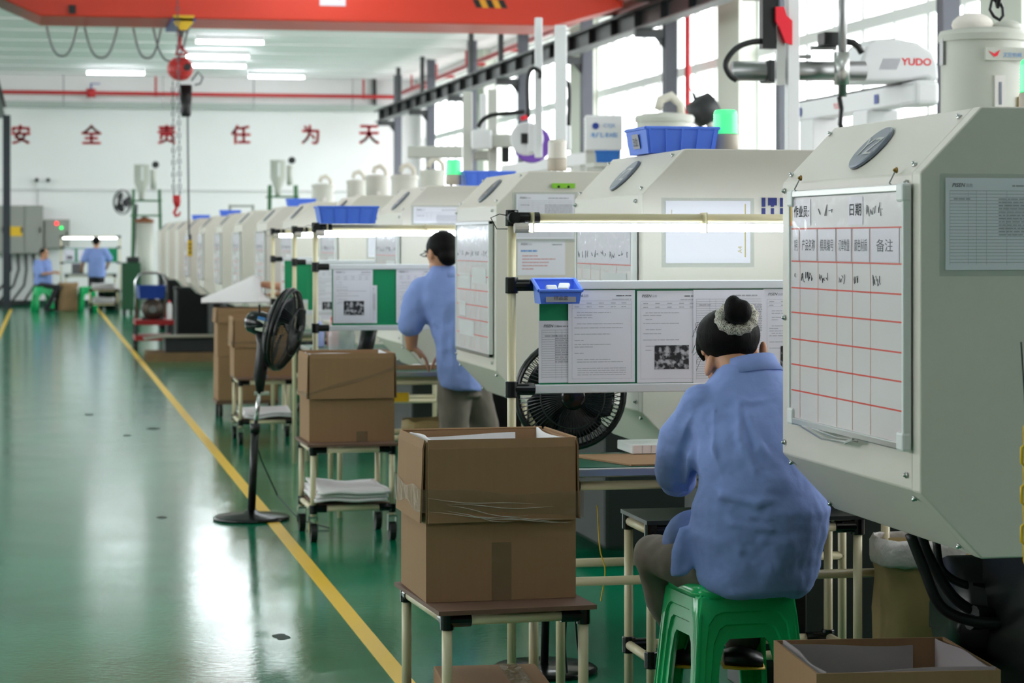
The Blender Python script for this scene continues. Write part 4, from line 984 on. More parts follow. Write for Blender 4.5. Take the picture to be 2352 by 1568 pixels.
# ================================================================== stools
def stool(lab, x, y, rz, s=1.0, h=0.515, group='green plastic stools'):
    t = thing('plastic_stool', lab, 'stool', (x, y, 0), rz, group)
    tw, bw = 0.148 * s, 0.188 * s
    # seat: rounded square slab with a rolled rim
    def rr(hw, z, e=0.36, n=32): return [(math.copysign(abs(math.cos(2 * PI * i / n)) ** e, math.cos(2 * PI * i / n)) * hw, math.copysign(abs(math.sin(2 * PI * i / n)) ** e, math.sin(2 * PI * i / n)) * hw, z) for i in range(n)]
    rings = [rr(tw + 0.004, h - 0.035), rr(tw + 0.002, h - 0.015), rr(tw - 0.004, h - 0.004), rr(tw - 0.014, h), rr(tw - 0.06, h - 0.002)]
    vs = [v for r in rings for v in r]; n = 32
    fs = [(j * n + i, j * n + (i + 1) % n, (j + 1) * n + (i + 1) % n, (j + 1) * n + i) for j in range(4) for i in range(n)] + [tuple(range(4 * n, 5 * n)), tuple(range(n))[::-1]]
    MB().add(vs, fs).build('seat', M_STOOL, t, True, world=False)
    for k in range(4):
        R = Matrix.Rotation(k * PI / 2, 3, 'Z')
        def pt(u, v, off):   # u -1..1 across the side, v 0..1 up
            hw = bw + (tw - bw) * v
            z = v * (h - 0.02)
            return R @ V3((u * hw, -(hw - 0.004) - off, z))
        def path(q):         # q 0 outer edge .. 1 opening edge
            a = 1.0 - 0.45 * q; top = 1.0 - 0.27 * q; cr = 0.26 * q + 0.02
            L = [(-a * (1 + 0.0 * q), 0.0), (-a, 0.3), (-a * 0.98, top - cr - 0.1), (-a * 0.93, top - cr * 0.55), (-a * 0.78, top - cr * 0.12), (-a * 0.6, top), (-a * 0.2, top), (a * 0.2, top), (a * 0.6, top), (a * 0.78, top - cr * 0.12), (a * 0.93, top - cr * 0.55), (a * 0.98, top - cr - 0.1), (a, 0.3), (a, 0.0)]
            return L
        steps = [(0.0, -0.012), (0.06, 0.0), (0.40, 0.001), (0.44, -0.006), (0.68, -0.006), (0.72, -0.013), (1.0, -0.014), (1.0, -0.03)]
        vs, fs = [], []
        for q, off in steps: vs += [pt(u, v, off) for u, v in path(q)]
        m = len(path(0))
        for j in range(len(steps) - 1):
            for i in range(m - 1): fs.append((j * m + i, j * m + i + 1, (j + 1) * m + i + 1, (j + 1) * m + i))
        o = MB().add(vs, fs).build('leg_panel', M_STOOL, t, world=False); autosmooth(o, 50)
        sd = o.modifiers.new('wall', 'SOLIDIFY'); sd.thickness = 0.003
    return t
stool('bright green plastic stool under the seated woman', 1.935, 6.31, math.radians(4), h=0.502)

# ================================================================== fans
def fan_head(t, c, ax, R, blades=3, nw=56, motor_len=0.13):
    ax = V3(ax).normalized(); Q = ax.to_track_quat('Z', 'Y').to_matrix(); c = V3(c)
    def prof(s, side): return (R * s, side * (0.02 + 0.075 * (1 - s ** 2.2)))
    for side, nm in ((1, 'front_grille'), (-1, 'rear_grille')):
        mb = MB()
        for i in range(nw):
            a = 2 * PI * i / nw; tw = 0.35 * side
            pts = []
            for s in (0.2, 0.45, 0.7, 0.88, 1.0):
                r, z = prof(s, side); aa = a + tw * (s - 0.2) ** 1.0 * 0.6
                pts.append(c + Q @ V3((r * math.cos(aa), r * math.sin(aa), z)))
            mb.tube(pts, 0.0018, 3)
        for s in (0.2, 0.6, 1.0):
            r, z = prof(s, side); mb.tube([c + Q @ V3((r * math.cos(2 * PI * i / 36), r * math.sin(2 * PI * i / 36), z)) for i in range(36)], 0.003 if s < 1 else 0.006, 5, closed=True)
        mb.build(nm, M_BLACK, t)
    mb = MB(); mb.tube([c + Q @ V3((R * 1.01 * math.cos(2 * PI * i / 40), R * 1.01 * math.sin(2 * PI * i / 40), 0)) for i in range(40)], 0.011, 6, closed=True); mb.build('rim_band', M_BLACK, t, True)
    MB().lathe([(0.04, 0.085), (0.042, 0.095), (0.03, 0.1)], c, 20, Q).build('centre_cap', M_BLACKG, t, True)
    for i in range(blades):
        a0 = 2 * PI * i / blades; vs, fs = [], []; m = 8
        for j in range(6):
            r = R * (0.16 + 0.68 * j / 5); wd = (0.5 + 0.55 * math.sin(PI * (0.2 + 0.7 * j / 5)))
            for k in range(m + 1):
                a = a0 + wd * (k / m - 0.5) * 1.5; vs.append(c + Q @ V3((r * math.cos(a), r * math.sin(a), 0.02 * (0.5 - k / m) * 2)))
        for j in range(5):
            for k in range(m): fs.append((j * (m + 1) + k, j * (m + 1) + k + 1, (j + 1) * (m + 1) + k + 1, (j + 1) * (m + 1) + k))
        o = MB().add(vs, fs).build('blade', mat('smoke_blade', (26, 28, 36), 0.25), t, True); o.modifiers.new('wall', 'SOLIDIFY').thickness = 0.003
    MB().lathe([(0.045, -0.04), (0.062, -0.075), (0.066, -0.075 - motor_len * 0.5), (0.058, -0.075 - motor_len * 0.9), (0.03, -0.085 - motor_len)], c, 20, Q).build('motor_housing', M_BLACKG, t, True)
    return Q
t = thing('pedestal_fan', 'black pedestal fan standing on the yellow aisle line', 'fan', (1.0835, 12.1, 0))
bx, by = 1.0835, 12.1
hc = P(652, 756, 12.15); ax = (CR * 0.97 - CF * 0.22 - UZ * 0.22)
Q = fan_head(t, hc, ax, 0.215, nw=90)
MB().lathe([(0.2, 0.0), (0.203, 0.012), (0.19, 0.022), (0.05, 0.034), (0.03, 0.05)], (bx, by, 0), 36).build('base', M_BLACKG, t, True)
pc = P(586, 985, 12.1); MB().cyl((bx, by, 0.03), pc, 0.021, n=14).build('outer_pole', M_BLACK, t, True)
MB().cyl(pc - UZ * 0.02, pc + UZ * 0.03, 0.026, n=14).build('height_collar', M_BLACK, t, True)
pt = P(597, 890, 12.12); MB().cyl(pc, pt, 0.012, n=12).build('inner_pole', M_CHROME, t, True)
mt = P(606, 790, 12.13); mc = V3(hc) - V3(ax).normalized() * 0.14
MB().loft([(pt - UZ * 0.02, CR * 0.02, CF * 0.02, 0.8), (pt + UZ * 0.06, CR * 0.034, CF * 0.03, 0.8), (mt, CR * 0.036, CF * 0.03, 0.8), (mc - UZ * 0.02, CR * 0.028, CF * 0.026, 0.9)], 14).build('control_stalk', M_BLACK, t, True)
for k in range(4): MB().cyl(pt + UZ * (0.06 + k * 0.035) + CR * 0.03, pt + UZ * (0.06 + k * 0.035) + CR * 0.042, 0.008, n=8).build('push_button', M_INKG, t)
MB().cyl(pt - UZ * 0.03 - CR * 0.03, pt - UZ * 0.03 + CR * 0.05, 0.012, n=10).build('clamp_knob', mat('knob_grey', (170, 176, 160), 0.5), t)
MB().cyl(mc + UZ * 0.06, mc + UZ * 0.1, 0.006, n=8).build('oscillation_pin', M_BLACK, t)
lc = mc - CF * 0.068 + CR * 0.02
u_ = V3(ax).normalized(); v_ = (UZ - u_ * UZ.dot(u_)).normalized(); 
if u_.cross(v_).dot(CF) > 0: u_ = -u_
MB().quad(lc - u_ * 0.03 - v_ * 0.04, u_, v_, 0, 0.06, 0, 0.075).build('energy_label', mat('label_pale', (214, 214, 196), 0.5), t)
MB().quad(lc - u_ * 0.03 + v_ * 0.018, u_, v_, 0, 0.06, 0, 0.018, 0.001).build('label_header', mat('label_blue', (60, 130, 200), 0.5), t)
MB().tube([(bx + 0.01, by, 0.45), (bx + 0.06, by + 0.05, 0.3), (bx + 0.14, by + 0.02, 0.12), (bx + 0.22, by - 0.3, 0.03), (bx + 0.35, by - 0.5, 0.008)], 0.004, 5).build('power_cord', M_BLACK, t)
t = thing('floor_fan', 'black fan with wire grille behind the first notice board', 'fan', (1.68, 7.6, 0))
hc2 = P(1310, 905, 7.66); fan_head(t, hc2, (-0.12, -1, -0.05), 0.178, blades=5, nw=72)
MB().cyl((1.68, 7.62, 0.02), (1.70, 7.6, 0.9), 0.014, n=12).build('pole', M_BLACK, t, True)
MB().lathe([(0.18, 0.0), (0.183, 0.012), (0.17, 0.022), (0.04, 0.03)], (1.68, 7.62, 0), 30).build('base', M_BLACKG, t, True)

# ================================================================== side table, sack, cabinet, hoses under the first machines
t = thing('side_table', 'low pipe side table with dark top before the seated woman', 'table', (2.12, 6.84, 0))
sx0, sx1, sy0, sy1, sz = 1.79, 2.49, 6.68, 7.0, 0.624
MB().box(sx0, sx1, sy0, sy1, sz - 0.012, sz).build('top_board', mat('dark_board', (44, 46, 46), 0.35), t)
for x in (sx0 + 0.02, sx1 - 0.02):
    for y in (sy0 + 0.025, sy1 - 0.025):
        MB().cyl((x, y, 0), (x, y, sz - 0.03), PR, n=12).build('leg', M_PIPE, t, True)
        s = UX if x < 2 else -UX; connector(t, (x, y, sz - 0.035), s); connector(t, (x, y, 0.2), s)
for y in (sy0 + 0.025, sy1 - 0.025):
    for z in (sz - 0.035, 0.2): MB().cyl((sx0 + 0.02, y, z), (sx1 - 0.02, y, z), PR, n=12).build('rail', M_PIPE, t, True)
for x in (sx0 + 0.02, sx1 - 0.02):
    for z in (sz - 0.035, 0.2): MB().cyl((x, sy0 + 0.025, z), (x, sy1 - 0.025, z), PR, n=12).build('rail', M_PIPE, t, True)
def sack(lab, x, y, w, d, h, rz, seed, m=M_SACK, print_=True, cuff=True):
    t = thing('kraft_sack', lab, 'sack', (x, y, 0), rz, 'kraft paper sacks'); mb = MB(); n = 28; vs = []; fs = []
    zs = [0, 0.02, h * 0.2, h * 0.4, h * 0.6, h * 0.75, h * 0.82, h * 0.9, h]
    for j, z in enumerate(zs):
        s = (0.9, 0.97, 1.0, 0.98, 1.0, 0.97, 0.95, 1.02, 0.98)[j]
        for i in range(n):
            a = 2 * PI * i / n; ca, sa = math.cos(a), math.sin(a); e = 0.55
            px_, py_ = math.copysign(abs(ca) ** e, ca) * w / 2 * s, math.copysign(abs(sa) ** e, sa) * d / 2 * s
            k = 1 + 0.10 * noise.noise((ca * 1.8 + seed, sa * 1.8, z * 7))
            vs.append((px_ * k, py_ * k, z + (0.02 * noise.noise((ca * 2, sa * 2, seed)) if j > 6 else 0)))
    m_ = len(zs)
    fs = [(j * n + i, j * n + (i + 1) % n, (j + 1) * n + (i + 1) % n, (j + 1) * n + i) for j in range(m_ - 1) for i in range(n)] + [tuple(range(n))[::-1]]
    o = MB().add(vs, fs).build('bag', m, t, True, world=False); o.modifiers.new('wall', 'SOLIDIFY').thickness = 0.004
    if cuff:
        vs, fs = [], []
        for j in range(4):
            for i in range(n):
                a = 2 * PI * i / n; ca, sa = math.cos(a), math.sin(a); e = 0.55; k = (1.03, 1.08, 1.07, 1.0)[j] * (1 + 0.07 * noise.noise((ca * 4 + seed, sa * 4, j)))
                vs.append((math.copysign(abs(ca) ** e, ca) * w / 2 * k, math.copysign(abs(sa) ** e, sa) * d / 2 * k, h * (0.88, 0.9, 1.0, 1.04)[j] + 0.012 * noise.noise((ca * 5, sa * 5, j + seed))))
        fs = [(j * n + i, j * n + (i + 1) % n, (j + 1) * n + (i + 1) % n, (j + 1) * n + i) for j in range(3) for i in range(n)]
        o = MB().add(vs, fs).build('folded_cuff', mat('sack_inner', (196, 190, 186), 0.4, bump=0.6, bscale=30), t, True, world=False); o.modifiers.new('wall', 'SOLIDIFY').thickness = 0.003
    if print_:
        mb = MB(); y_ = -d / 2 * 1.06
        for z in (0.29, 0.315, 0.34, 0.365): mb.box(-0.02, w * 0.42, y_ - 0.001, y_, z, z + 0.003)
        for x_ in (-0.02, w * 0.42): mb.box(x_, x_ + 0.003, y_ - 0.001, y_, 0.29, 0.367)
        rd = random.Random(seed)
        for z in (0.297, 0.322, 0.347, 0.39, 0.41):
            q = 0.0
            while q < w * 0.38: mb.box(q, q + 0.02, y_ - 0.001, y_, z, z + 0.01); q += rd.uniform(0.024, 0.034)
        mb.build('printed_table', mat('sack_print', (84, 92, 110), 0.8), t, world=False)
    return t
sack('brown kraft sack with rolled pale cuff under the nearest machine', 2.69, 6.72, 0.29, 0.26, 0.53, -0.1, 3)
t = thing('computer_tower', 'black cabinet standing behind the side table', 'cabinet', (2.31, 7.12, 0))
MB().box(2.2, 2.42, 7.03, 7.2, 0.03, 0.56).build('case', M_BLACK, t, bevel=0.008)
for x in (2.23, 2.39):
    for y in (7.06, 7.17): MB().cyl((x, y, 0), (x, y, 0.03), 0.015, n=8).build('foot', M_BLACK, t)
MB().box(2.25, 2.37, 7.026, 7.03, 0.1, 0.5).build('front_panel', M_DARK, t)
t = thing('hydraulic_unit', 'black hydraulic motor and fittings beneath the nearest machine', 'motor', (2.55, 5.75, 0))
MB().box(2.4, 2.85, 5.1, 5.85, 0.02, 0.3).build('oil_tank', M_DARK, t, bevel=0.01)
MB().cyl((2.32, 5.6, 0.5), (2.9, 5.6, 0.5), 0.15, n=20).build('motor_drum', M_BLACK, t, True)
MB().box(2.36, 2.8, 5.2, 5.5, 0.3, 0.7).build('valve_block', M_BLACK, t, bevel=0.01)
for k, pts in enumerate((((2090, 1225), (2120, 1300), (2160, 1390), (2230, 1425), (2330, 1432)), ((2115, 1225), (2135, 1280), (2190, 1370), (2260, 1410), (2340, 1400)), ((2150, 1240), (2165, 1310), (2230, 1345), (2330, 1340)), ((2225, 1420), (2205, 1440), (2225, 1462), (2290, 1478), (2350, 1480)))):
    MB().tube(spline([P(a, b, 5.75 + 0.05 * k) for a, b in pts]), 0.014 if k < 2 else 0.011, 8).build('hose', M_HOSE, t, True)
for k, (a, b) in enumerate(((2235, 1428), (2245, 1408))): MB().cyl(P(a - 8, b, 5.78), P(a + 18, b, 5.8), 0.02, n=10).build('hose_fitting', M_DARK, t)
t = thing('plastic_chain', 'yellow plastic chain hanging at the right edge', 'chain', P(2348, 1000, 4.9))
pz = P(2358, 1000, 4.88)
for k in range(7):
    c = pz - UZ * (k * 0.042); s = UX if k % 2 else UY
    MB().tube([c + s * 0.011 + UZ * 0.016, c + UZ * 0.026, c - s * 0.011 + UZ * 0.016, c - s * 0.011 - UZ * 0.016, c - UZ * 0.026, c + s * 0.011 - UZ * 0.016], 0.004, 6, closed=True).build('chain_link', M_YEL, t, True)
MB().tube([pz + UZ * 0.02, pz + UZ * 0.2 - CR * 0.012], 0.002, 4).build('hook_wire', M_DARK, t)
for pts, lab in ((((1300, 1425), (1297, 1480), (1302, 1545)), 'black cable hanging behind the front cart'), (((1322, 1425), (1328, 1490), (1345, 1550)), 'second black cable trailing down behind the front cart'), (((1372, 1160), (1378, 1260), (1390, 1310), (1380, 1380)), 'thin yellow cable below the first work table')):
    tag(MB().tube(spline([P(a, b, 7.3) for a, b in pts]), 0.004 if 'black' in lab else 0.0022, 5).build('cable', M_BLACK if 'black' in lab else M_YEL), lab, 'cable')
# ================================================================== take-out robots above the machines
D1 = 13.0
t = thing('takeout_robot', 'white take-out robot with red lettering above the nearest machines', 'robot', P(1900, 310, D1))
bx1 = P(2110, 215, D1).x
a, c = onX(1846, 240, bx1), onX(2112, 215, bx1)
MB().box(bx1 - 0.07, bx1 + 0.07, c.y, a.y, c.z - 0.06, c.z + 0.06).build('traverse_beam', M_ROBOT, t, bevel=0.012)
MB().box(bx1 - 0.075, bx1 + 0.075, c.y - 0.12, c.y + 0.14, c.z - 0.075, c.z + 0.07).build('beam_end_cover', M_ROBOT, t, bevel=0.03, seg=3)
MB().box(bx1 - 0.05, bx1 + 0.05, c.y, a.y, c.z + 0.06, c.z + 0.075).build('cable_track', M_BLACK, t)
text('YUDO', 'lettering', M_SIGNRED, t, V3((bx1 - 0.072, onX(1950, 235, bx1).y, c.z - 0.02)), -UY, UZ, 0.035, width=0.16, off=0.002)
for px in (1858, 2035): MB().quad(V3((bx1 - 0.072, onX(px, 230, bx1).y, c.z - 0.03)), -UY, UZ, 0, 0.07, 0, 0.055, 0.003).build('decal', M_BINW, t)
e = onX(1905, 300, bx1)
for px in (1885, 2010):
    e = onX(px, 300, bx1); MB().box(bx1 - 0.1, bx1 + 0.1, e.y - 0.13, e.y + 0.13, 1.6, c.z - 0.06).build('riser_column', M_ROBOT, t, bevel=0.01)
yy = P(2060, 190, D1).y
q = lambda px, py: (lambda v: (v.x, v.z))(onY(px, py, yy))
MB().prism([q(1978, 188), q(1978, 140), q(1992, 102), q(2010, 90), q(2055, 87), q(2110, 98), q(2145, 122), q(2155, 150), q(2157, 186), q(2140, 184), q(2130, 178), q(2090, 186)], yy, yy + 0.34).build('arm_cover', M_ROBOT, t, bevel=0.02, seg=3)
o_ = onY(2072, 150, yy); text('YUDO', 'lettering', M_SIGNRED, t, V3((o_.x + 0.085, yy, o_.z)), UX, UZ, 0.042, width=0.18, bold=0.02, off=0.003)
mbv = MB()
for k in range(9):
    g0 = onY(2019 + k * 4.6, 160, yy); g1 = onY(2029 + k * 4.6, 134, yy); mbv.add([(g0.x, yy - 0.002, g0.z), (g0.x + 0.006, yy - 0.002, g0.z), (g1.x + 0.006, yy - 0.002, g1.z), (g1.x, yy - 0.002, g1.z)], [(0, 1, 2, 3)])
mbv.build('vent_grille', M_INKG, t)
ay = yy - 0.15
MB().cyl(onY(1682, 163, ay), onY(1985, 163, ay), 0.055, n=18).build('kick_cylinder', M_STEEL, t, True)
MB().box(onY(1755, 0, ay).x, onY(1800, 0, ay).x, ay - 0.09, ay + 0.09, onY(1780, 190, ay).z, onY(1780, 140, ay).z).build('carriage', M_DARK, t, bevel=0.01)
MB().cyl(onY(1935, 222, ay - 0.15), onY(1935, -160, ay - 0.15), 0.024, n=14).build('pick_rod', M_STEEL, t, True)
MB().cyl(onY(1934, 195, ay - 0.15), onY(1934, 120, ay - 0.15), 0.042, n=16).build('rod_sleeve', M_ALU, t, True)
MB().tube([onY(1928, 222, ay - 0.15), onY(1933, 250, ay - 0.15), onY(1930, 285, ay - 0.15), onY(1936, 300, ay - 0.15)], 0.014, 6).build('gripper_hose', M_BLACK, t)
MB().box(onY(1885, 0, ay).x, onY(1922, 0, ay).x, ay - 0.06, ay + 0.06, onY(1900, 106, ay).z, onY(1900, 75, ay).z).build('valve_box', M_BLACK, t, bevel=0.008)
MB().cyl(onY(1862, 110, ay), onY(1920, 110, ay), 0.012, n=10).cyl(onY(1835, 130, ay), onY(1862, 130, ay), 0.012, n=10).build('air_cylinder', M_STEEL, t)
MB().tube([onY(1940, 95, ay), onY(1960, 98, ay), onY(1972, 108, ay), onY(1980, 122, ay)], 0.02, 8).build('corrugated_hose', M_BLACK, t, True)
py_ = ay - 0.3
MB().box(onY(1806, 0, py_).x, onY(1832, 0, py_).x, py_ - 0.035, py_ + 0.035, 1.7, onY(1815, -200, py_).z).build('support_post', M_ROBOT, t, bevel=0.004)
MB().box(onY(1782, 0, py_).x, onY(1800, 0, py_).x, py_ - 0.02, py_ + 0.02, onY(1790, 195, py_).z, onY(1790, 60, py_).z).build('slide_bar', M_ALU, t)
MB().box(onY(1748, 0, py_).x, onY(1779, 0, py_).x, py_ - 0.03, py_ + 0.03, onY(1765, 112, py_).z, onY(1765, -200, py_).z).build('cable_carrier', M_BLACK, t)
MB().prism([(lambda v: (v.x, v.z))(onY(u, w, py_)) for u, w in ((1775, 18), (1793, 18), (1799, 38), (1812, 50), (1812, 105), (1797, 100), (1785, 70), (1775, 50))], py_ - 0.06, py_ - 0.04).build('red_bracket', M_SIGNRED, t)
MB().tube(spline([onY(1786, 96, py_), onY(1730, 96, py_), onY(1690, 112, py_), onY(1667, 145, py_), onY(1676, 172, py_), onY(1692, 184, py_)]), 0.016, 8).build('energy_hose', M_HOSE, t, True)

D2 = 19.3
t = thing('takeout_robot', 'grey take-out robot with purple cover above the middle machines', 'robot', P(1100, 390, D2))
R2 = lambda px, py, dd=0: P(px, py, D2 + dd)
def rbox(x0, x1, y0, y1, dd, th, nm, m, bv=0.01):
    A, B = R2(x0, y1, dd), R2(x1, y0, dd); cc = (A + B) / 2; w = (B - A).dot(CR)
    return MB().obox(cc + CF * th / 2, (w, th, B.z - A.z), Matrix.Rotation(-YAW, 3, 'Z')).build(nm, m, t, bevel=bv)
rbox(936, 1062, 335, 362, 0.6, 0.15, 'traverse_beam', M_HOUSE2)
rbox(1063, 1085, 210, 392, 0.1, 0.09, 'support_post', M_HOUSE2)
rbox(1121, 1142, 205, 392, 0.1, 0.09, 'support_post', M_HOUSE2)
rbox(1102, 1118, 215, 300, 0.4, 0.05, 'scale_post', M_ROBOT)
rbox(1082, 1130, 297, 342, -0.05, 0.12, 'arm_cover', M_ROBOT, 0.02)
rbox(1130, 1182, 308, 338, 0.0, 0.1, 'slide_unit', M_HOUSE2)
rbox(1088, 1125, 345, 368, 0.2, 0.12, 'drive_block', M_HOUSE2)
rbox(1152, 1170, 338, 372, 0.0, 0.08, 'black_bellows', M_BLACK)
A = R2(1210, 318, -0.25)
MB().cyl(A, A + CF * 0.12, 0.14, n=22).build('round_cover', M_ROBOT, t, bevel=0.015)
MB().obox(A + CR * 0.07 - CF * 0.0, (0.12, 0.1, 0.24), Matrix.Rotation(-YAW, 3, 'Z')).build('cover_plate', M_ROBOT, t, bevel=0.01)
MB().obox(A - CF * 0.005, (0.095, 0.02, 0.085), Matrix.Rotation(-YAW, 3, 'Z')).build('drive_window', M_BLACK, t)
A = R2(1222, 330, 0.5); MB().cyl(A, A + CF * 0.1, 0.165, n=26).build('purple_cover', M_PURPLE, t, bevel=0.01)
rbox(1228, 1246, 40, 362, -0.4, 0.06, 'vertical_arm', M_ROBOT)
rbox(1274, 1302, 57, 330, -0.6, 0.09, 'vertical_arm', M_ROBOT)
rbox(1285, 1312, 288, 345, -0.5, 0.1, 'arm_base', M_ROBOT)
for pts in (((1098, 292), (1108, 276), (1130, 264), (1170, 260), (1205, 256)), ((1213, 270), (1211, 200), (1214, 170), (1225, 157), (1240, 165), (1240, 180)), ((1282, 222), (1284, 200), (1294, 185), (1306, 195), (1308, 230), (1306, 290))):
    MB().tube(spline([R2(u, w, -0.45) for u, w in pts]), 0.018, 7).build('energy_hose', M_HOSE, t, True)
MB().cyl(R2(1202, 266, -0.46), R2(1205, 275, -0.46), 0.03, n=10).build('red_knob', M_SIGNRED, t)
A, B = onX(1165, 378, 5.0), onX(1368, 362, 5.0)
MB().box(4.93, 5.07, B.y, A.y, B.z - 0.06, B.z + 0.06).build('lower_beam', M_ROBOT, t, bevel=0.01)
MB().box(4.9, 5.1, B.y + 0.2, B.y + 0.5, 1.6, B.z - 0.06).box(4.9, 5.1, A.y - 0.6, A.y - 0.3, 1.6, B.z - 0.06).build('riser_column', M_HOUSE2, t)
D3 = 16.6
t = thing('loader_box', 'white control box with blue and red emblem before the windows', 'box', P(1376, 346, D3))
A, B = P(1344, 345, D3), P(1430, 264, D3)
w = (B - A).dot(CR); cc = (A + B) / 2
Rz = Matrix.Rotation(-YAW, 3, 'Z')
MB().obox(cc + CF * 0.18, (w, 0.36, B.z - A.z), Rz).build('casing', M_ROBOT, t, bevel=0.012)
mb = MB()
for k in range(9): mb.obox(cc + CF * 0.18 - CR * (w / 2 + 0.002) + UZ * (0.09 - k * 0.024), (0.006, 0.2, 0.008), Rz)
mb.build('side_louvre', M_INKG, t)
text('CYJX', 'lettering', M_INKB, t, cc + CR * 0.04 + UZ * 0.03 - CF * 0.002, CR, UZ, 0.035, off=0.003)
MB().lathe([(0.012, 0), (0.024, 0), (0.024, 0.004), (0.012, 0.004)], cc - CR * 0.06 + UZ * 0.048 - CF * 0.006, 18, (-CF).to_track_quat('Z', 'Y').to_matrix()).build('emblem', M_BINW, t)
text('机械', 'lettering', M_INKB, t, cc - UZ * 0.035 - CF * 0.002, CR, UZ, 0.035, width=0.2, off=0.003)
MB().obox(cc + CF * 0.18 - UZ * ((B.z - A.z) / 2 + 0.2), (0.25, 0.3, 0.4), Rz).build('stand', M_HOUSE2, t)
p = P(1395, 374, 15.2); bin_('dark blue tray behind the third machine', (p.x, p.y, p.z), -YAW, 0.16, 0.14, 0.075, m=mat('tray_blue', (40, 110, 190), 0.4), ribs=3)
p = P(1390, 395, 15.3); t = thing('tray_shelf', 'grey shelf bracket carrying the dark blue tray', 'shelf', (p.x, p.y, 1.5))
pz0 = P(1395, 374, 15.2)
MB().box(pz0.x - 0.12, pz0.x + 0.14, pz0.y - 0.12, pz0.y + 0.12, pz0.z - 0.03, pz0.z - 0.002).build('shelf_plate', M_HOUSE2, t)
MB().box(pz0.x - 0.04, pz0.x + 0.04, pz0.y - 0.04, pz0.y + 0.04, 0.0, pz0.z - 0.03).build('shelf_post', M_HOUSE2, t)
# lifting chain with shackle over the big hopper
t = thing('lifting_chain', 'black lifting chain and shackle hanging over the large hopper', 'chain', P(2292, 20, 10.5))
ch0 = P(2292, 0, 10.5)
MB().tube([P(2278, 0, 10.5), P(2274, 22, 10.5), P(2283, 38, 10.5), P(2296, 46, 10.5), P(2304, 36, 10.5), P(2303, 18, 10.5), P(2296, 5, 10.5)], 0.008, 8, closed=True).build('shackle', M_BLACK, t, True)
for k in range(28):
    c = ch0 + UZ * (0.03 + k * 0.093); s = CR if k % 2 else CF
    MB().tube([c + s * 0.025 + UZ * 0.035, c + UZ * 0.06, c - s * 0.025 + UZ * 0.035, c - s * 0.025 - UZ * 0.035, c - UZ * 0.06, c + s * 0.025 - UZ * 0.035], 0.011, 6, closed=True).build('chain_link', M_BLACK, t, True)
t = thing('exhaust_fan', 'small dark fan head on a bracket beside the yellowish hopper', 'fan', P(1618, 250, 17.5))
fc = P(1618, 252, 17.5); MB().lathe([(0.03, -0.12), (0.1, -0.1), (0.115, 0.0), (0.1, 0.09), (0.02, 0.1)], fc, 18, Matrix.Rotation(1.0, 3, 'Y')).build('fan_drum', M_DARK, t, True)
MB().tube([fc, fc + V3((0.05, 0, -0.12)), V3((fc.x + 0.06, fc.y, 0.0))], 0.035, 8).build('bracket', M_HOUSE2, t)
MB().prism([(fc.x - 0.12, fc.z + 0.18), (fc.x - 0.06, fc.z), (fc.x - 0.02, fc.z + 0.02)], fc.y - 0.004, fc.y + 0.004).build('blade', M_DARK, t)

# ================================================================== far end of the hall
def cabinet(lab, px0, px1, py0, py1, d, doors):
    A, B = onY(px0, py1, WY - d), onY(px1, py0, WY - d)
    t = thing('electrical_cabinet', lab, 'cabinet', ((A.x + B.x) / 2, WY - d / 2, A.z))
    MB().box(A.x, B.x, WY - d, WY - 0.001, A.z, B.z).build('body', M_CABIN, t, bevel=0.01)
    w = (B.x - A.x) / doors
    for k in range(doors):
        dr = MB().box(A.x + k * w + 0.015, A.x + (k + 1) * w - 0.015, WY - d - 0.02, WY - d, A.z + 0.02, B.z - 0.02).build('door', M_CABIN, t, bevel=0.006)
        MB().box(A.x + (k + 1) * w - 0.08, A.x + (k + 1) * w - 0.05, WY - d - 0.035, WY - d - 0.02, (A.z + B.z) / 2 - 0.06, (A.z + B.z) / 2 + 0.06).build('handle', M_BLACK, dr)
    return t, A, B
t, A, B = cabinet('wide grey electrical cabinet with yellow notice on the end wall', -30, 99, 472, 583, 0.3, 3)
a = onY(14, 542, WY - 0.33); b = onY(51, 520, WY - 0.33); MB().box(a.x, b.x, WY - 0.327, WY - 0.321, a.z, b.z).build('yellow_notice', M_YEL, t)
for k in range(5):
    x = A.x + 0.5 + k * 0.17; MB().tube([(x, WY - 0.15, A.z), (x + 0.02, WY - 0.2, A.z - 0.35), (x - 0.15 + 0.06 * k, WY - 0.22, A.z - 0.7), (x - 0.5 + 0.1 * k, WY - 0.2, 0.12), (x - 0.8, WY - 0.2, 0.03)], 0.03, 7).build('conduit', M_DARK, t, True)
t, A, B = cabinet('small grey control cabinet with red and green indicator lamps', 101, 160, 504, 571, 0.22, 1)
for px, py, m in ((130, 513, mat('indicator_red', (255, 60, 70), 0.3, emit=(255, 30, 40), es=3)), (141, 523, mat('indicator_green', (40, 230, 120), 0.3, emit=(20, 220, 90), es=2))):
    c = onY(px, py, WY - 0.25); MB().cyl((c.x, WY - 0.245, c.z), (c.x, WY - 0.27, c.z), 0.035, n=12).build('indicator_lamp', m, t)
t = thing('emergency_light', 'twin head emergency light fixed to the end wall', 'light', onY(97, 425, WY))
c = onY(97, 424, WY); MB().box(c.x - 0.11, c.x + 0.12, WY - 0.08, WY - 0.001, c.z - 0.1, c.z + 0.08).build('case', M_WHITEP, t, bevel=0.01)
for s in (-0.12, 0.13): MB().cyl((c.x + s, WY - 0.06, c.z + 0.1), (c.x + s, WY - 0.14, c.z + 0.1), 0.045, n=14).build('lamp_head', M_DARK, t)
MB().cyl((c.x - 0.1, WY - 0.03, c.z - 0.1), (c.x - 0.1, WY - 0.03, c.z - 0.5), 0.012, n=6).build('conduit', M_STEEL, t)

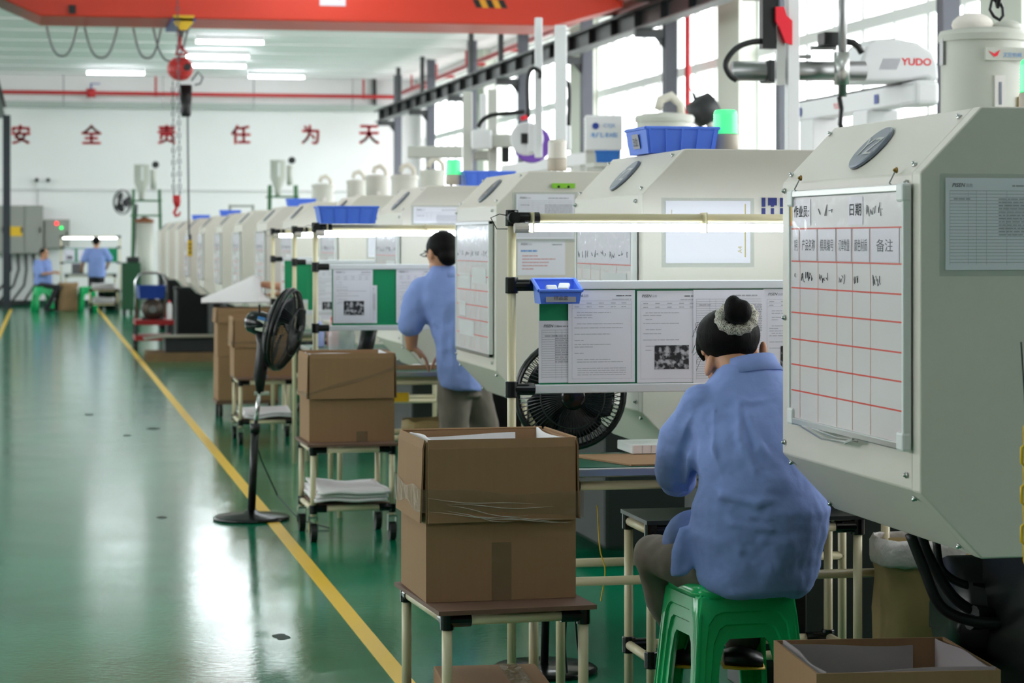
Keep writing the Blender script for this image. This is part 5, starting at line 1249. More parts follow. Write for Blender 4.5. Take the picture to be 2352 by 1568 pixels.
def loader_tower(lab, px, py0, py1, d):
    base = P(px, py1, d); top = P(px, py0, d); x, y = base.x, base.y
    t = thing('material_mixer', lab, 'machine', (x, y, 0), 0, 'tall green mixer towers'); H = top.z
    MB().lathe([(0.05, H - 0.75), (0.06, H - 0.6), (0.15, H - 0.36), (0.15, H - 0.02), (0.17, H)], (x - 0.06, y, 0), 20).build('hopper', M_HOPPER, t, True)
    MB().box(x - 0.08, x - 0.03, y - 0.16, y - 0.145, H - 0.33, H - 0.05).build('sight_window', M_WHITEP, t)
    MB().cyl((x + 0.18, y, H - 0.5), (x + 0.18, y, H - 0.1), 0.06, n=14).build('blower_pipe', M_HOPPER, t, True)
    MB().cyl((x + 0.22, y - 0.06, H), (x + 0.22, y + 0.06, H), 0.07, n=14).build('blower', M_DARK, t)
    for sx in (-0.22, 0.3):
        for sy in (-0.2, 0.2): MB().cyl((x + sx * 1.2, y + sy, 0), (x + sx, y + sy, H - 0.5), 0.022, n=8).build('leg', mat('tower_green', (44, 104, 58), 0.5), t)
    for z in (H - 1.05, H - 0.75): MB().box(x - 0.28, x + 0.34, y - 0.26, y + 0.26, z, z + 0.03).build('platform', MATS['tower_green'], t)
    MB().lathe([(0.19, H - 1.18), (0.19, H - 1.12), (0.06, H - 1.08), (0.05, H - 1.06)], (x, y, 0), 16).build('mixing_drum', mat('rust_orange', (150, 92, 60), 0.5), t, True)
    MB().cyl((x, y, 0.1), (x, y, H - 1.18), 0.17, n=16).build('column', M_HOPPER, t, True)
    return t
loader_tower('tall green mixer tower beside the wall fan', 332, 378, 560, 46.5)
loader_tower('tall green mixer tower farther from the wall fan', 645, 368, 560, 46.0)
t = thing('wall_fan', 'black wall fan beside the first mixer tower', 'fan', P(285, 466, 47))
fc = P(281, 464, 47); fan_head(t, fc, (-0.75, -0.66, 0), 0.25, nw=24)
MB().tube([fc + V3((0.1, 0.12, 0)), fc + V3((0.3, 0.3, -0.05)), V3((P(300, 470, 47).x, P(300, 470, 47).y, 0))], 0.03, 7).build('post', M_DARK, t)
c = P(552, 500, 44)
t = thing('ladder_frame', 'grey metal rack standing against the end wall', 'rack', (c.x, c.y, 0))
for s in (-0.2, 0.24): MB().box(c.x + s - 0.025, c.x + s + 0.025, c.y - 0.025, c.y + 0.025, 0, P(552, 470, 44).z).build('upright', M_CABIN, t)
for py in (473, 505): MB().box(c.x - 0.2, c.x + 0.24, c.y - 0.02, c.y + 0.02, P(552, py, 44).z - 0.02, P(552, py, 44).z + 0.02).build('crossbar', M_CABIN, t)
c = P(304, 660, 45.5)
t = thing('green_granulator', 'tall dark green cabinet machine near the end wall', 'machine', (c.x, c.y, 0))
MB().box(c.x - 0.2, c.x + 0.17, c.y, c.y + 0.6, 0.1, P(304, 603, 45.5).z).build('body', M_GREENM, t, bevel=0.02)
MB().box(c.x - 0.1, c.x + 0.14, c.y + 0.1, c.y + 0.5, P(304, 603, 45.5).z, P(304, 590, 45.5).z).build('lid', M_DARK, t, bevel=0.02)
for x in (-0.15, 0.12): MB().box(c.x + x - 0.03, c.x + x + 0.03, c.y + 0.05, c.y + 0.55, 0, 0.1).build('foot', M_DARK, t)
# far workstation
fx0, fx1 = P(140, 600, 49).x, P(276, 600, 49).x; fY = P(205, 600, 49).y
station(4, fx0, fY, fx1, zt=1.56)
pin('white form on the far notice board', 147, 172, 572, 600, fY - 0.006, 'form', 41, brand=False); pin('second white form on the far notice board', 178, 240, 572, 600, fY - 0.006, 'form', 42, brand=False)
c = P(178, 615, 48.9); t = thing('parts_basket', 'grey basket of parts on the far work table', 'basket', (c.x, fY - 0.2, 0.776))
MB().box(c.x - 0.12, c.x + 0.12, fY - 0.28, fY - 0.04, 0.776, 0.99).build('basket', mat('basket_grey', (110, 108, 112), 0.6, var=0.4, scale=30), t, bevel=0.01)
MB().box(c.x - 0.13, c.x + 0.13, fY - 0.29, fY - 0.03, 0.975, 0.992).build('rim', M_INKG, t)
stool('green stool under the man seated at the far end', P(98, 700, 47.6).x, P(98, 700, 47.6).y, 0.2, 1.15)
stool('green stool behind the far sack, second from the column', P(200, 700, 47.76).x, P(200, 700, 47.76).y, 0.2, 1.0)
c = P(156, 690, 47.75); sack('tall brown sack beside the man seated at the far end', c.x, c.y, 0.4, 0.34, 0.6, 0.2, 9, m=mat('sack_far', (160, 126, 92), 0.8, var=0.15, scale=4), print_=False, cuff=False)
c = P(238, 700, 47.2); cart('far pipe cart loaded with film bags', c.x, c.y, 0.0, 0.62, 0.45)
for i, (z, s) in enumerate(((0.477, 0.5), (0.19, 0.44))): foam_sheet(('crumpled film bag on top of the far cart', 'crumpled film bag on the shelf of the far cart')[i], c.x, c.y - 0.02, z, s, 0.3, 5, 20 + i, name='film_bag')
c = P(258, 690, 48.2) + CR * 0.52; t = thing('black_bin', 'black bin standing on the floor under the far table', 'bin', (c.x - 0.52, c.y, 0))
MB().lathe([(0.13, 0), (0.15, 0.02), (0.18, 0.42), (0.19, 0.43), (0.17, 0.43), (0.14, 0.05)], (c.x - 0.52, c.y, 0), 18).build('tub', M_BLACK, t, True)
MB().lathe([(0.185, 0.4), (0.195, 0.41), (0.195, 0.43), (0.185, 0.435)], (c.x - 0.52, c.y, 0), 18).build('rim', M_BLACK, t, True)
# red trolley with crate and mould, pallet with steel plate
c = onZ(352, 805, 0.0)
t = thing('red_trolley', 'red two deck trolley with chrome push handle in the aisle', 'trolley', (c.x, c.y, 0))
M_TROL = mat('trolley_red', (150, 24, 28), 0.4)
for z, w in ((0.13, 0.52), (0.34, 0.52)): MB().box(c.x - 0.24, c.x + 0.28, c.y, c.y + 0.8, z, z + 0.07).build('deck', M_TROL, t, bevel=0.008)
for x in (-0.22, 0.26):
    for y in (0.05, 0.75): MB().cyl((c.x + x, c.y + y, 0.2), (c.x + x, c.y + y, 0.34), 0.02, n=8).build('deck_post', M_BLACK, t)
    for y in (0.1, 0.7): MB().cyl((c.x + x - 0.02, c.y + y, 0.065), (c.x + x + 0.02, c.y + y, 0.065), 0.065, n=14).build('wheel', M_WHEEL, t)
hx0, hx1, hy_ = c.x - 0.2, c.x + 0.2, c.y + 0.78
MB().tube([(hx0, hy_, 0.36), (hx0, hy_, 0.92), (hx0 + 0.05, hy_, 1.01), (hx0 + 0.12, hy_, 1.03), (hx1 - 0.12, hy_, 1.03), (hx1 - 0.05, hy_, 1.01), (hx1, hy_, 0.92), (hx1, hy_, 0.36)], 0.02, 8).build('push_handle', M_CHROME, t, True)
m0 = V3((c.x + 0.0, c.y + 0.3, 0.41))
t = thing('mould_block', 'dark round steel block on the red trolley', 'mould', m0)
MB().cyl(m0 + V3((0, -0.2, 0.14)), m0 + V3((0, 0.22, 0.14)), 0.14, n=22).build('drum', mat('rusty_steel', (74, 66, 58), 0.45, 0.5, var=0.4), t, True)
MB().cyl(m0 + V3((0, -0.215, 0.14)), m0 + V3((0, -0.2, 0.14)), 0.05, n=14).build('hub', M_STEEL, t)
MB().box(m0.x - 0.14, m0.x + 0.14, m0.y - 0.18, m0.y + 0.2, 0.411, 0.44).build('cradle', M_DARK, t)
bin_('navy crate standing on the steel block of the red trolley', (c.x - 0.02, c.y + 0.32, 0.692), 0.05, 0.36, 0.5, 0.17, m=M_BINW, ribs=2)
t = thing('spray_bottle', 'white spray can beside the steel block on the trolley', 'bottle', (c.x + 0.22, c.y + 0.12, 0.41))
MB().lathe([(0.035, 0), (0.036, 0.01), (0.036, 0.2), (0.02, 0.225), (0.012, 0.23)], (c.x + 0.22, c.y + 0.12, 0.41), 14).build('can', M_WHITEP, t, True)
MB().cyl((c.x + 0.22, c.y + 0.12, 0.64), (c.x + 0.22, c.y + 0.12, 0.67), 0.014, n=10).build('nozzle', M_SIGNRED, t)
a = onZ(338, 832, 0.0)
t = thing('wooden_pallet', 'low wooden pallet on the floor beside the aisle line', 'pallet', (a.x + 0.4, a.y + 0.4, 0))
for k in range(3): MB().box(a.x, a.x + 0.85, a.y + k * 0.36, a.y + k * 0.36 + 0.08, 0, 0.09).build('bearer', mat('pallet_wood', (124, 96, 64), 0.8, var=0.2), t)
for k in range(6): MB().box(a.x, a.x + 0.85, a.y + k * 0.145, a.y + k * 0.145 + 0.11, 0.09, 0.11).build('plank', MATS['pallet_wood'], t)
t = thing('machine_tray', 'dark metal drip tray with bent lip on the pallet', 'tray', (a.x + 0.45, a.y + 0.4, 0.111))
MB().box(a.x + 0.22, a.x + 0.83, a.y + 0.1, a.y + 0.7, 0.111, 0.29).build('body', M_DARK, t, bevel=0.01)
MB().prism([(a.x - 0.02, 0.265), (a.x + 0.2, 0.292), (a.x + 0.85, 0.292), (a.x + 0.85, 0.305), (a.x + 0.2, 0.305), (a.x - 0.02, 0.277)], a.y + 0.05, a.y + 0.75).build('lip', mat('tray_edge', (128, 122, 104), 0.5, 0.4), t)
for i, (px, py, hh, w) in enumerate(((2.1, 38.4, 0.6, 0.4), (2.1, 35.75, 0.56, 0.44), (2.1, 33.1, 0.5, 0.46))):
    c = V3((px - 0.15, py, 0)); t = thing('oil_drum_bin', ('tall black bin, farthest of three beside the machines', 'middle black bin of the three beside the machines', 'lowest black bin of the three beside the machines')[i], 'bin', (c.x + 0.15, c.y, 0), 0, 'black bins beside the far machines')
    MB().box(c.x + 0.15 - w / 2, c.x + 0.15 + w / 2, c.y - 0.2, c.y + 0.2, 0, hh + 0.3).build('bin_body', M_BLACK, t, bevel=0.03)
    MB().box(c.x + 0.15 - w / 2 - 0.01, c.x + 0.15 + w / 2 + 0.01, c.y - 0.21, c.y + 0.21, hh + 0.27, hh + 0.31).build('lid', M_DARK, t, bevel=0.01)
# things under and on the second and third stations
c = P(985, 950, 12.0); sack('slumped kraft sack with blue print under the second work table', c.x + 0.1, 12.27, 0.34, 0.26, 0.5, 0.1, 12, cuff=False)
c = onZ(920, 920, 0.35); t = thing('yellow_label_box', 'black crate with yellow label under the second work table', 'crate', (c.x, 12.2, 0))
MB().box(c.x - 0.1, c.x + 0.12, 12.12, 12.3, 0.0, 0.66).build('crate', M_BLACK, t, bevel=0.01)
e = onY(922, 912, 12.115); MB().box(e.x - 0.04, e.x + 0.04, 12.112, 12.12, e.z - 0.025, e.z + 0.025).build('yellow_label', M_YEL, t)
t = thing('cardboard_sheet', 'cardboard tray under the hands of the standing worker', 'cardboard', (1.75, 12.12, 0.776))
c = onZ(965, 848, 0.776); MB().box(c.x - 0.14, c.x + 0.2, c.y, c.y + 0.25, 0.776, 0.783).build('sheet', M_KRAFT, t)
MB().box(c.x - 0.14, c.x + 0.2, c.y, c.y + 0.004, 0.783, 0.8).build('edge', M_KRAFT, t)
c2 = c
for i, (px, py) in enumerate(((960, 826), (985, 835), (1010, 830))):
    e = onZ(px, py + 14, 0.79); tag(MB().obox((e.x, c2.y + 0.06 + 0.05 * i, 0.791), (0.045, 0.04, 0.014)).build('charger_part', M_WHITEP, bevel=0.004), ('white plastic part nearest the elbow of the standing worker', 'white plastic part under the fingers of the standing worker', 'white plastic part between both hands of the standing worker')[i], 'part', 'white parts on the second work table')
c = P(718, 745, 15.05)
for i, (dx, m, lab) in enumerate(((-0.03, mat('lilac_plastic', (170, 180, 235), 0.3), 'lilac bottle on the third work table'), (0.06, mat('pink_plastic', (235, 150, 150), 0.3), 'pink bottle on the third work table'))):
    t = thing('soap_bottle', lab, 'bottle', (c.x + dx + 0.06, 14.9, 0.776)); MB().lathe([(0.035, 0), (0.038, 0.01), (0.038, 0.12), (0.02, 0.15), (0.014, 0.17)], (c.x + dx + 0.06, 14.9, 0.776), 14).build('bottle', m, t, True)
    MB().cyl((c.x + dx + 0.06, 14.9, 0.946), (c.x + dx + 0.06, 14.9, 0.975), 0.012, n=8).build('cap', M_SIGNRED if i else M_WHITEP, t)
for i, (px, m, lab) in enumerate(((785, M_FILM, 'clear film bag hanging below the second notice board'), (842, M_BLACK, 'black rubber hose bundle below the second notice board'))):
    c = P(px, 790, 12.55); t = thing('hanging_bag', lab, 'bag', c)
    MB().loft([(c - UZ * 0.13, CR * 0.02, CF * 0.02, 1), (c - UZ * 0.08, CR * 0.07, CF * 0.04, 1), (c + UZ * 0.04, CR * 0.075, CF * 0.05, 1), (c + UZ * 0.12, CR * 0.06, CF * 0.02, 1)] if i == 0 else [(c - UZ * 0.12 - CR * 0.04, CR * 0.05, CF * 0.05, 1), (c, CR * 0.045, CF * 0.05, 1), (c + UZ * 0.12 + CR * 0.02, CR * 0.045, CF * 0.05, 1)], 14).build('pouch', m if i else film('bag_film', (220, 224, 228), 0.45, 0.1, 0.6, 12), t, True)
    MB().box(c.x - 0.04, c.x + 0.04, c.y, c.y + 0.01, c.z + 0.115, c.z + 0.125).build('hanger_strip', M_BLACK, t)
# foam sheet lifted over the upper carton
vs, fs = [], []; n = 20
Lp = [(462, 688), (500, 672), (548, 650), (585, 632), (598, 640), (600, 668), (615, 690), (640, 694)]
for h in (0, 0.008):
    for j in range(7):
        for i in range(n + 1):
            s = i / n * (len(Lp) - 1); k = min(int(s), len(Lp) - 2); f = s - k
            px = Lp[k][0] * (1 - f) + Lp[k + 1][0] * f; py = Lp[k][1] * (1 - f) + Lp[k + 1][1] * f
            vv = j / 6; low = 696
            py2 = py * (1 - vv ** 1.5) + low * vv ** 1.5
            vs.append(P(px, py2 - 3 * math.sin(vv * PI), 19.75 - vv * 0.62) + UZ * h)
m = 7 * (n + 1)
for o in (0, m):
    for j in range(6):
        for i in range(n): fs.append((o + j * (n + 1) + i, o + j * (n + 1) + i + 1, o + (j + 1) * (n + 1) + i + 1, o + (j + 1) * (n + 1) + i))
t = thing('foam_sheet', 'white foam sheet lifted by a hand over the carton stack', 'foam', P(540, 695, 19.4)); MB().add(vs, fs).build('sheet', M_FOAM, t, True)
# ================================================================== people
def hand(mb, w, dr, palm, side, s=1.0, curl=0.6):
    # w wrist, dr pointing along the hand, palm = palm normal, side = towards the thumb
    w, dr, palm, side = V3(w), V3(dr).normalized(), V3(palm).normalized(), V3(side).normalized()
    R = Matrix((side, dr, palm)).transposed()
    mb.ball(w + dr * 0.045 * s, (0.038 * s, 0.05 * s, 0.016 * s), 12, 8, R)
    for k, (o, L) in enumerate(((0.028, 0.07), (0.010, 0.078), (-0.009, 0.072), (-0.027, 0.056))):
        b = w + dr * (0.082 * s) + side * (o * s); L *= s
        a1 = curl * 0.6; a2 = curl * 1.3
        p1 = b + (dr * math.cos(a1) + palm * math.sin(a1)) * L * 0.45
        p2 = p1 + (dr * math.cos(a2) + palm * math.sin(a2)) * L * 0.55
        mb.limb([b - dr * 0.02 * s, b, p1, p2], [0.0088 * s, 0.0088 * s, 0.008 * s, 0.0068 * s], 8)
    tb = w + dr * 0.03 * s + side * 0.03 * s
    mb.limb([tb, tb + (side * 0.7 + dr * 0.6 + palm * 0.3).normalized() * 0.035 * s, tb + (side * 0.55 + dr * 0.9 + palm * 0.5).normalized() * 0.062 * s], [0.013 * s, 0.011 * s, 0.008 * s], 8)
def organic(mb, name, m, parent, vox, smooth=6, disp=()):
    o = mb.build(name, m, parent, True)
    r = o.modifiers.new('skin', 'REMESH'); r.mode = 'VOXEL'; r.voxel_size = vox; r.use_smooth_shade = True
    if smooth: s = o.modifiers.new('soft', 'SMOOTH'); s.iterations = smooth; s.factor = 0.5
    for k, (sc, st) in enumerate(disp):
        tx = bpy.data.textures.new('folds', 'CLOUDS'); tx.noise_scale = sc; tx.noise_depth = 1
        d = o.modifiers.new('folds', 'DISPLACE'); d.texture = tx; d.strength = st; d.mid_level = 0.5; d.texture_coords = 'LOCAL'
    return o
M_LIP = mat('lips', (168, 92, 84), 0.5); M_EYE = mat('eye_dark', (28, 22, 20), 0.3)
def head(mb, c, f, u, s=1.0):
    # skull, jaw, nose, ears; f = where the face looks, u = crown direction
    f = V3(f).normalized(); u = V3(u).normalized(); f = (f - u * f.dot(u)).normalized(); r = f.cross(u)
    R = Matrix((r, f, u)).transposed(); c = V3(c)
    mb.ball(c + u * 0.02 * s, (0.076 * s, 0.092 * s, 0.098 * s), 18, 12, R)
    mb.ball(c + f * 0.025 * s - u * 0.055 * s, (0.058 * s, 0.062 * s, 0.062 * s), 14, 10, R)
    mb.limb([c + f * 0.088 * s + u * 0.012 * s, c + f * 0.104 * s - u * 0.02 * s], [0.010 * s, 0.014 * s], 8)
    for q in (-1, 1): mb.ball(c + r * q * 0.079 * s - f * 0.008 * s - u * 0.005 * s, (0.010 * s, 0.018 * s, 0.031 * s), 10, 8, R)
    return R, r, f, u
def face(t, c, R, r, f, u, s=1.0):
    for q in (-1, 1): MB().ball(c + f * 0.086 * s + r * q * 0.032 * s + u * 0.014 * s, (0.014 * s, 0.008 * s, 0.006 * s), 10, 6, R).build('eye', M_EYE, t, True)
    MB().ball(c + f * 0.086 * s - u * 0.062 * s, (0.022 * s, 0.008 * s, 0.007 * s), 10, 6, R).build('mouth', M_LIP, t, True)
    for q in (-1, 1): MB().ball(c + f * 0.088 * s + r * q * 0.032 * s + u * 0.036 * s, (0.02 * s, 0.006 * s, 0.004 * s), 10, 6, R).build('eyebrow', M_HAIR, t, True)

# ------------------------------------------------------------------ the seated woman
t = thing('person', 'woman in blue shirt with hair bun sitting on green stool, seen from behind', 'person', (1.935, 6.31, 0))
W = lambda px, py, d: P(px, py, d)
def ring(px, py, d, hw, hd, e=0.85, tilt=0.0): return (P(px, py, d), CR * (hw * d / FPX) + UZ * tilt, CF * hd, e)
b = MB()
hc_ = P(1673, 802, 6.62); hf = (CF * 0.7 - UZ * 0.75 - CR * 0.22); hu = (UZ * 0.78 + CF * 0.55 + CR * 0.0)
hu = (UZ * 0.86 + CF * 0.5); hf = CF * 0.5 - UZ * 0.86 - CR * 0.22
R, r_, f_, u_ = head(b, hc_, hf, hu, 0.98)
b.limb([P(1680, 825, 6.56), P(1700, 870, 6.52), P(1715, 915, 6.5)], [0.05, 0.052, 0.06], 14)
b.loft([ring(1735, 1300, 6.46, 115, 0.11), ring(1738, 1180, 6.45, 120, 0.1), ring(1722, 1000, 6.5, 120, 0.09), ring(1718, 900, 6.52, 80, 0.06)], 16)
b.limb([P(1600, 940, 6.5), P(1548, 1085, 6.6), P(1590, 1050, 6.86)], [0.05, 0.04, 0.027], 12); hand(b, P(1590, 1050, 6.86), CF + CR * 0.3, -UZ, CR, 0.92)
b.limb([P(1840, 940, 6.55), P(1890, 1090, 6.62), P(1820, 1050, 6.86)], [0.05, 0.04, 0.027], 12); hand(b, P(1820, 1050, 6.86), CF - CR * 0.3, -UZ, -CR, 0.92)
b.limb([P(1650, 1295, 6.5), P(1500, 1275, 6.72), P(1580, 1490, 6.78)], [0.07, 0.05, 0.035], 12)
b.limb([P(1800, 1290, 6.5), P(1780, 1265, 6.9), P(1700, 1480, 6.74)], [0.07, 0.05, 0.035], 12)
b.ball(P(1660, 835, 6.6), (0.05, 0.06, 0.05), 14, 10)
E1 = Matrix.Rotation(0.25, 3, 'Y'); b.ball(P(1630, 838, 6.555), (0.012, 0.02, 0.034), 12, 8, E1); b.ball(P(1753, 806, 6.58), (0.011, 0.02, 0.03), 12, 8)
organic(b, 'body', M_SKIN, t, 0.005, 2)
face(t, hc_, R, r_, f_, u_, 0.98)
h = MB()
h.ball(P(1673, 769, 6.585), (0.093, 0.098, 0.079), 20, 14, Rz)
h.ball(P(1690, 795, 6.56), (0.064, 0.055, 0.034), 16, 10, Rz)
h.limb([P(1620, 785, 6.6), P(1612, 805, 6.63), P(1616, 828, 6.64)], [0.03, 0.018, 0.006], 10)
organic(h, 'hair', M_HAIR, t, 0.006, 5)
bn = MB(); bn.ball(P(1684, 708, 6.47), (0.027, 0.03, 0.038), 14, 10); bn.ball(P(1706, 715, 6.465), (0.026, 0.03, 0.034), 14, 10); bn.ball(P(1694, 726, 6.49), (0.036, 0.04, 0.024), 14, 10)
organic(bn, 'hair_bun', M_HAIR, t, 0.005, 4)
sc = bpy.data.materials.new('scrunchie'); sc.use_nodes = True; n_ = sc.node_tree; bb = n_.nodes['Principled BSDF']; vo = n_.nodes.new('ShaderNodeTexNoise'); vo.inputs['Scale'].default_value = 60
rp = n_.nodes.new('ShaderNodeValToRGB'); rp.color_ramp.interpolation = 'CONSTANT'; rp.color_ramp.elements[0].color = (0.02, 0.02, 0.025, 1); rp.color_ramp.elements[1].color = (0.8, 0.74, 0.64, 1); rp.color_ramp.elements[1].position = 0.48
n_.links.new(vo.outputs['Fac'], rp.inputs[0]); n_.links.new(rp.outputs[0], bb.inputs['Base Color']); bb.inputs['Roughness'].default_value = 0.6
st = MB(); cc = P(1692, 730, 6.52); A1 = CR * 0.047 + UZ * 0.004; A2 = (UZ * 0.75 + CF * 0.66).normalized() * 0.043
st.tube([cc + A1 * math.cos(2 * PI * i / 40) + A2 * math.sin(2 * PI * i / 40) for i in range(40)], [0.0165 * (1 + 0.16 * math.sin(i * 1.9)) for i in range(40)], 10, closed=True)
st.build('scrunchie', sc, t, True)
stray = MB(); rd = random.Random(4)
for k in range(16):
    a0 = P(1606 + rd.uniform(-6, 14), 770 + rd.uniform(-40, 50), 6.6); stray.tube([a0, a0 - CR * rd.uniform(0.004, 0.014) - UZ * rd.uniform(0.0, 0.02), a0 - CR * rd.uniform(0.006, 0.02) - UZ * rd.uniform(0.02, 0.05)], 0.0006, 3)
o = stray.build('stray_hair', M_HAIR, t); o['kind'] = 'stuff'
WR = [(1345, 1738, 6.46, 96, .125), (1285, 1738, 6.45, 146, .15), (1225, 1742, 6.44, 160, .155), (1165, 1747, 6.43, 162, .15), (1110, 1738, 6.43, 140, .14), (1050, 1722, 6.44, 126, .13), (985, 1720, 6.47, 138, .125), (935, 1722, 6.5, 150, .115), (868, 1720, 6.535, 90, .087)]
def folds_on(mb, T, lines):
    # cloth ridges: thin rolls laid just under the surface of a lofted garment, before it is fused
    def surf(px, py, sink):
        for (y0, c0, d0, w0, h0), (y1, c1, d1, w1, h1) in zip(T, T[1:]):
            if y1 <= py <= y0:
                f = (y0 - py) / (y0 - y1); c, d, w, hh = (a + (b - a) * f for a, b in ((c0, c1), (d0, d1), (w0, w1), (h0, h1)))
                u = max(-0.97, min(0.97, (px - c) / w)); return P(px, py, d - hh * math.sqrt(1 - u * u) + sink)
        return P(px, py, T[0][2])
    for r, pts in lines: mb.limb([surf(a, b, r * 0.12) for a, b in pts], [r * (0.4 if k in (0, len(pts) - 1) else 1.0) for k in range(len(pts))], 8)
FOLDS = [(.014, ((1605, 1085), (1660, 1138), (1740, 1158), (1830, 1132), (1885, 1150))), (.013, ((1615, 1150), (1680, 1203), (1770, 1215), (1880, 1188))), (.012, ((1620, 1222), (1700, 1264), (1800, 1260), (1880, 1225))),
 (.011, ((1760, 1090), (1830, 1165), (1885, 1200))), (.01, ((1650, 1110), (1720, 1185), (1760, 1190))), (.011, ((1690, 1225), (1760, 1240), (1850, 1210))), (.01, ((1665, 905), (1720, 925), (1785, 915))), (.012, ((1720, 950), (1745, 1030), (1800, 1100))),
 (.012, ((1695, 915), (1700, 1010), (1735, 1085))), (.014, ((1640, 940), (1638, 1030), (1660, 1105))), (.013, ((1780, 935), (1810, 1040), (1868, 1125))), (.01, ((1625, 1300), (1730, 1322), (1840, 1300)))]
s = MB()
s.loft([ring(1736, 1362, 6.46, 100, 0.12), ring(1738, 1345, 6.455, 126, 0.14), ring(1738, 1320, 6.455, 140, 0.147), ring(1738, 1285, 6.45, 146, 0.15), ring(1742, 1225, 6.44, 160, 0.155), ring(1747, 1165, 6.43, 162, 0.15), ring(1738, 1110, 6.43, 140, 0.14), ring(1722, 1050, 6.44, 126, 0.13), ring(1720, 985, 6.47, 138, 0.125), ring(1722, 935, 6.5, 150, 0.115), ring(1722, 898, 6.52, 128, 0.10), ring(1721, 868, 6.535, 92, 0.088), ring(1722, 848, 6.54, 76, 0.075), ring(1726, 832, 6.545, 66, 0.066)], 28)
folds_on(s, WR, FOLDS)
for r, pts in ((.02, ((1585, 960, 6.44), (1555, 1030, 6.49), (1535, 1090, 6.54))), (.018, ((1605, 985, 6.43), (1590, 1050, 6.46), (1575, 1110, 6.52))), (.018, ((1520, 1060, 6.55), (1545, 1110, 6.54), (1580, 1125, 6.56)))): s.limb([P(*q) for q in pts], [r * 0.5, r, r * 0.5], 8)
s.limb([P(1612, 935, 6.5), P(1572, 1000, 6.53), P(1549, 1085, 6.58), P(1556, 1100, 6.68)], [0.072, 0.072, 0.062, 0.056], 16)
s.limb([P(1835, 935, 6.55), P(1868, 1010, 6.55), P(1888, 1100, 6.58), P(1870, 1100, 6.7)], [0.072, 0.072, 0.062, 0.056], 16)
s.loft([(P(1600, 1210, 6.44), CR * 0.05, CF * 0.03, 0.7), (P(1580, 1262, 6.42), CR * 0.045, CF * 0.016, 0.7), (P(1570, 1298, 6.42), CR * 0.034, CF * 0.011, 0.6), (P(1560, 1322, 6.42), CR * 0.022, CF * 0.009, 0.5)], 14)
s.limb([P(1585, 1215, 6.56), P(1560, 1240, 6.6)], [0.06, 0.05], 12)
organic(s, 'shirt', M_SHIRT, t, 0.0065, 4, ((0.16, 0.03), (0.05, 0.008)))
cl = MB()
cl.loft([(P(1722, 862, 6.545), CR * 0.098 + UZ * 0.012, CF * 0.088 - UZ * 0.02, 0.95), (P(1720, 842, 6.545), CR * 0.084 + UZ * 0.012, CF * 0.072 - UZ * 0.02, 0.95), (P(1718, 826, 6.55), CR * 0.076 + UZ * 0.012, CF * 0.062 - UZ * 0.02, 0.95)], 24)
o = MB(); o.v = cl.v; o.f = [f for f in cl.f if len(f) == 4]
o = o.build('collar', M_SHIRT, t, True); o.modifiers.new('wall', 'SOLIDIFY').thickness = 0.004
p_ = MB()
p_.loft([ring(1738, 1345, 6.46, 100, 0.12), ring(1738, 1300, 6.46, 120, 0.125), ring(1738, 1250, 6.46, 120, 0.12)], 20)
p_.limb([P(1668, 1305, 6.47), P(1580, 1288, 6.58), P(1502, 1274, 6.7), P(1528, 1380, 6.73), P(1578, 1478, 6.77)], [0.088, 0.084, 0.064, 0.055, 0.046], 16)
p_.limb([P(1800, 1300, 6.47), P(1790, 1285, 6.7), P(1776, 1265, 6.9), P(1740, 1380, 6.8), P(1702, 1480, 6.74)], [0.088, 0.082, 0.066, 0.056, 0.048], 16)
organic(p_, 'trousers', M_TROUSER, t, 0.009, 5, ((0.07, 0.014),))
for i, (px, py, d) in enumerate(((1702, 1508, 6.66), (1592, 1506, 6.7))):
    c = P(px, py, d); g = MB(); g.loft([(c - CR * 0.05 + UZ * 0.0, CF * 0.045, UZ * 0.022, 0.8), (c, CF * 0.05, UZ * 0.032, 0.8), (c + CR * 0.06 - UZ * 0.01, CF * 0.046, UZ * 0.022, 0.8)], 14)
    sh = g.build('shoe', M_BLACK, t, True)
    g = MB(); g.loft([(c - CR * 0.055 - UZ * 0.024, CF * 0.048, UZ * 0.006, 0.8), (c - UZ * 0.026, CF * 0.053, UZ * 0.007, 0.8), (c + CR * 0.066 - UZ * 0.026, CF * 0.048, UZ * 0.006, 0.8)], 12); g.build('sole', M_YEL, sh, True)

# ------------------------------------------------------------------ the standing worker at the second station
D = 11.93
t = thing('person', 'worker in blue shirt and grey trousers standing at the second work table', 'person', (2.03, 11.75, 0))
b = MB(); hc_ = P(1015, 584, D)
R, r_, f_, u_ = head(b, hc_, CF * 0.72 - CR * 0.55 - UZ * 0.35, UZ + CF * 0.22 - CR * 0.1)
b.limb([P(1016, 612, D), P(1018, 645, D)], [0.052, 0.058], 14)
b.loft([ring(1060, 890, D, 42, 0.1), ring(1045, 780, D, 40, 0.1), ring(1018, 680, D, 55, 0.09), ring(1014, 640, D, 34, 0.06)], 16)
b.limb([P(968, 668, D), P(945, 745, D - 0.02), P(945, 795, D + 0.05)], [0.05, 0.045, 0.03], 12); hand(b, P(945, 795, D + 0.05), CR * 0.75 - UZ * 0.6 + CF * 0.25, -UZ - CR * 0.3, CF, 1.0, 0.75)
b.limb([P(1075, 670, D + 0.15), P(1088, 775, D + 0.1), P(1042, 803, D + 0.12)], [0.05, 0.042, 0.03], 12); hand(b, P(1042, 803, D + 0.12), -CR * 0.9 - UZ * 0.35 + CF * 0.1, -UZ + CR * 0.2, CF, 1.0, 0.75)
b.limb([P(1038, 890, D), P(1046, 1010, D), P(1052, 1160, D)], [0.075, 0.055, 0.04], 12); b.limb([P(1092, 890, D + 0.1), P(1122, 1010, D + 0.15), P(1142, 1150, D + 0.2)], [0.075, 0.055, 0.04], 12)
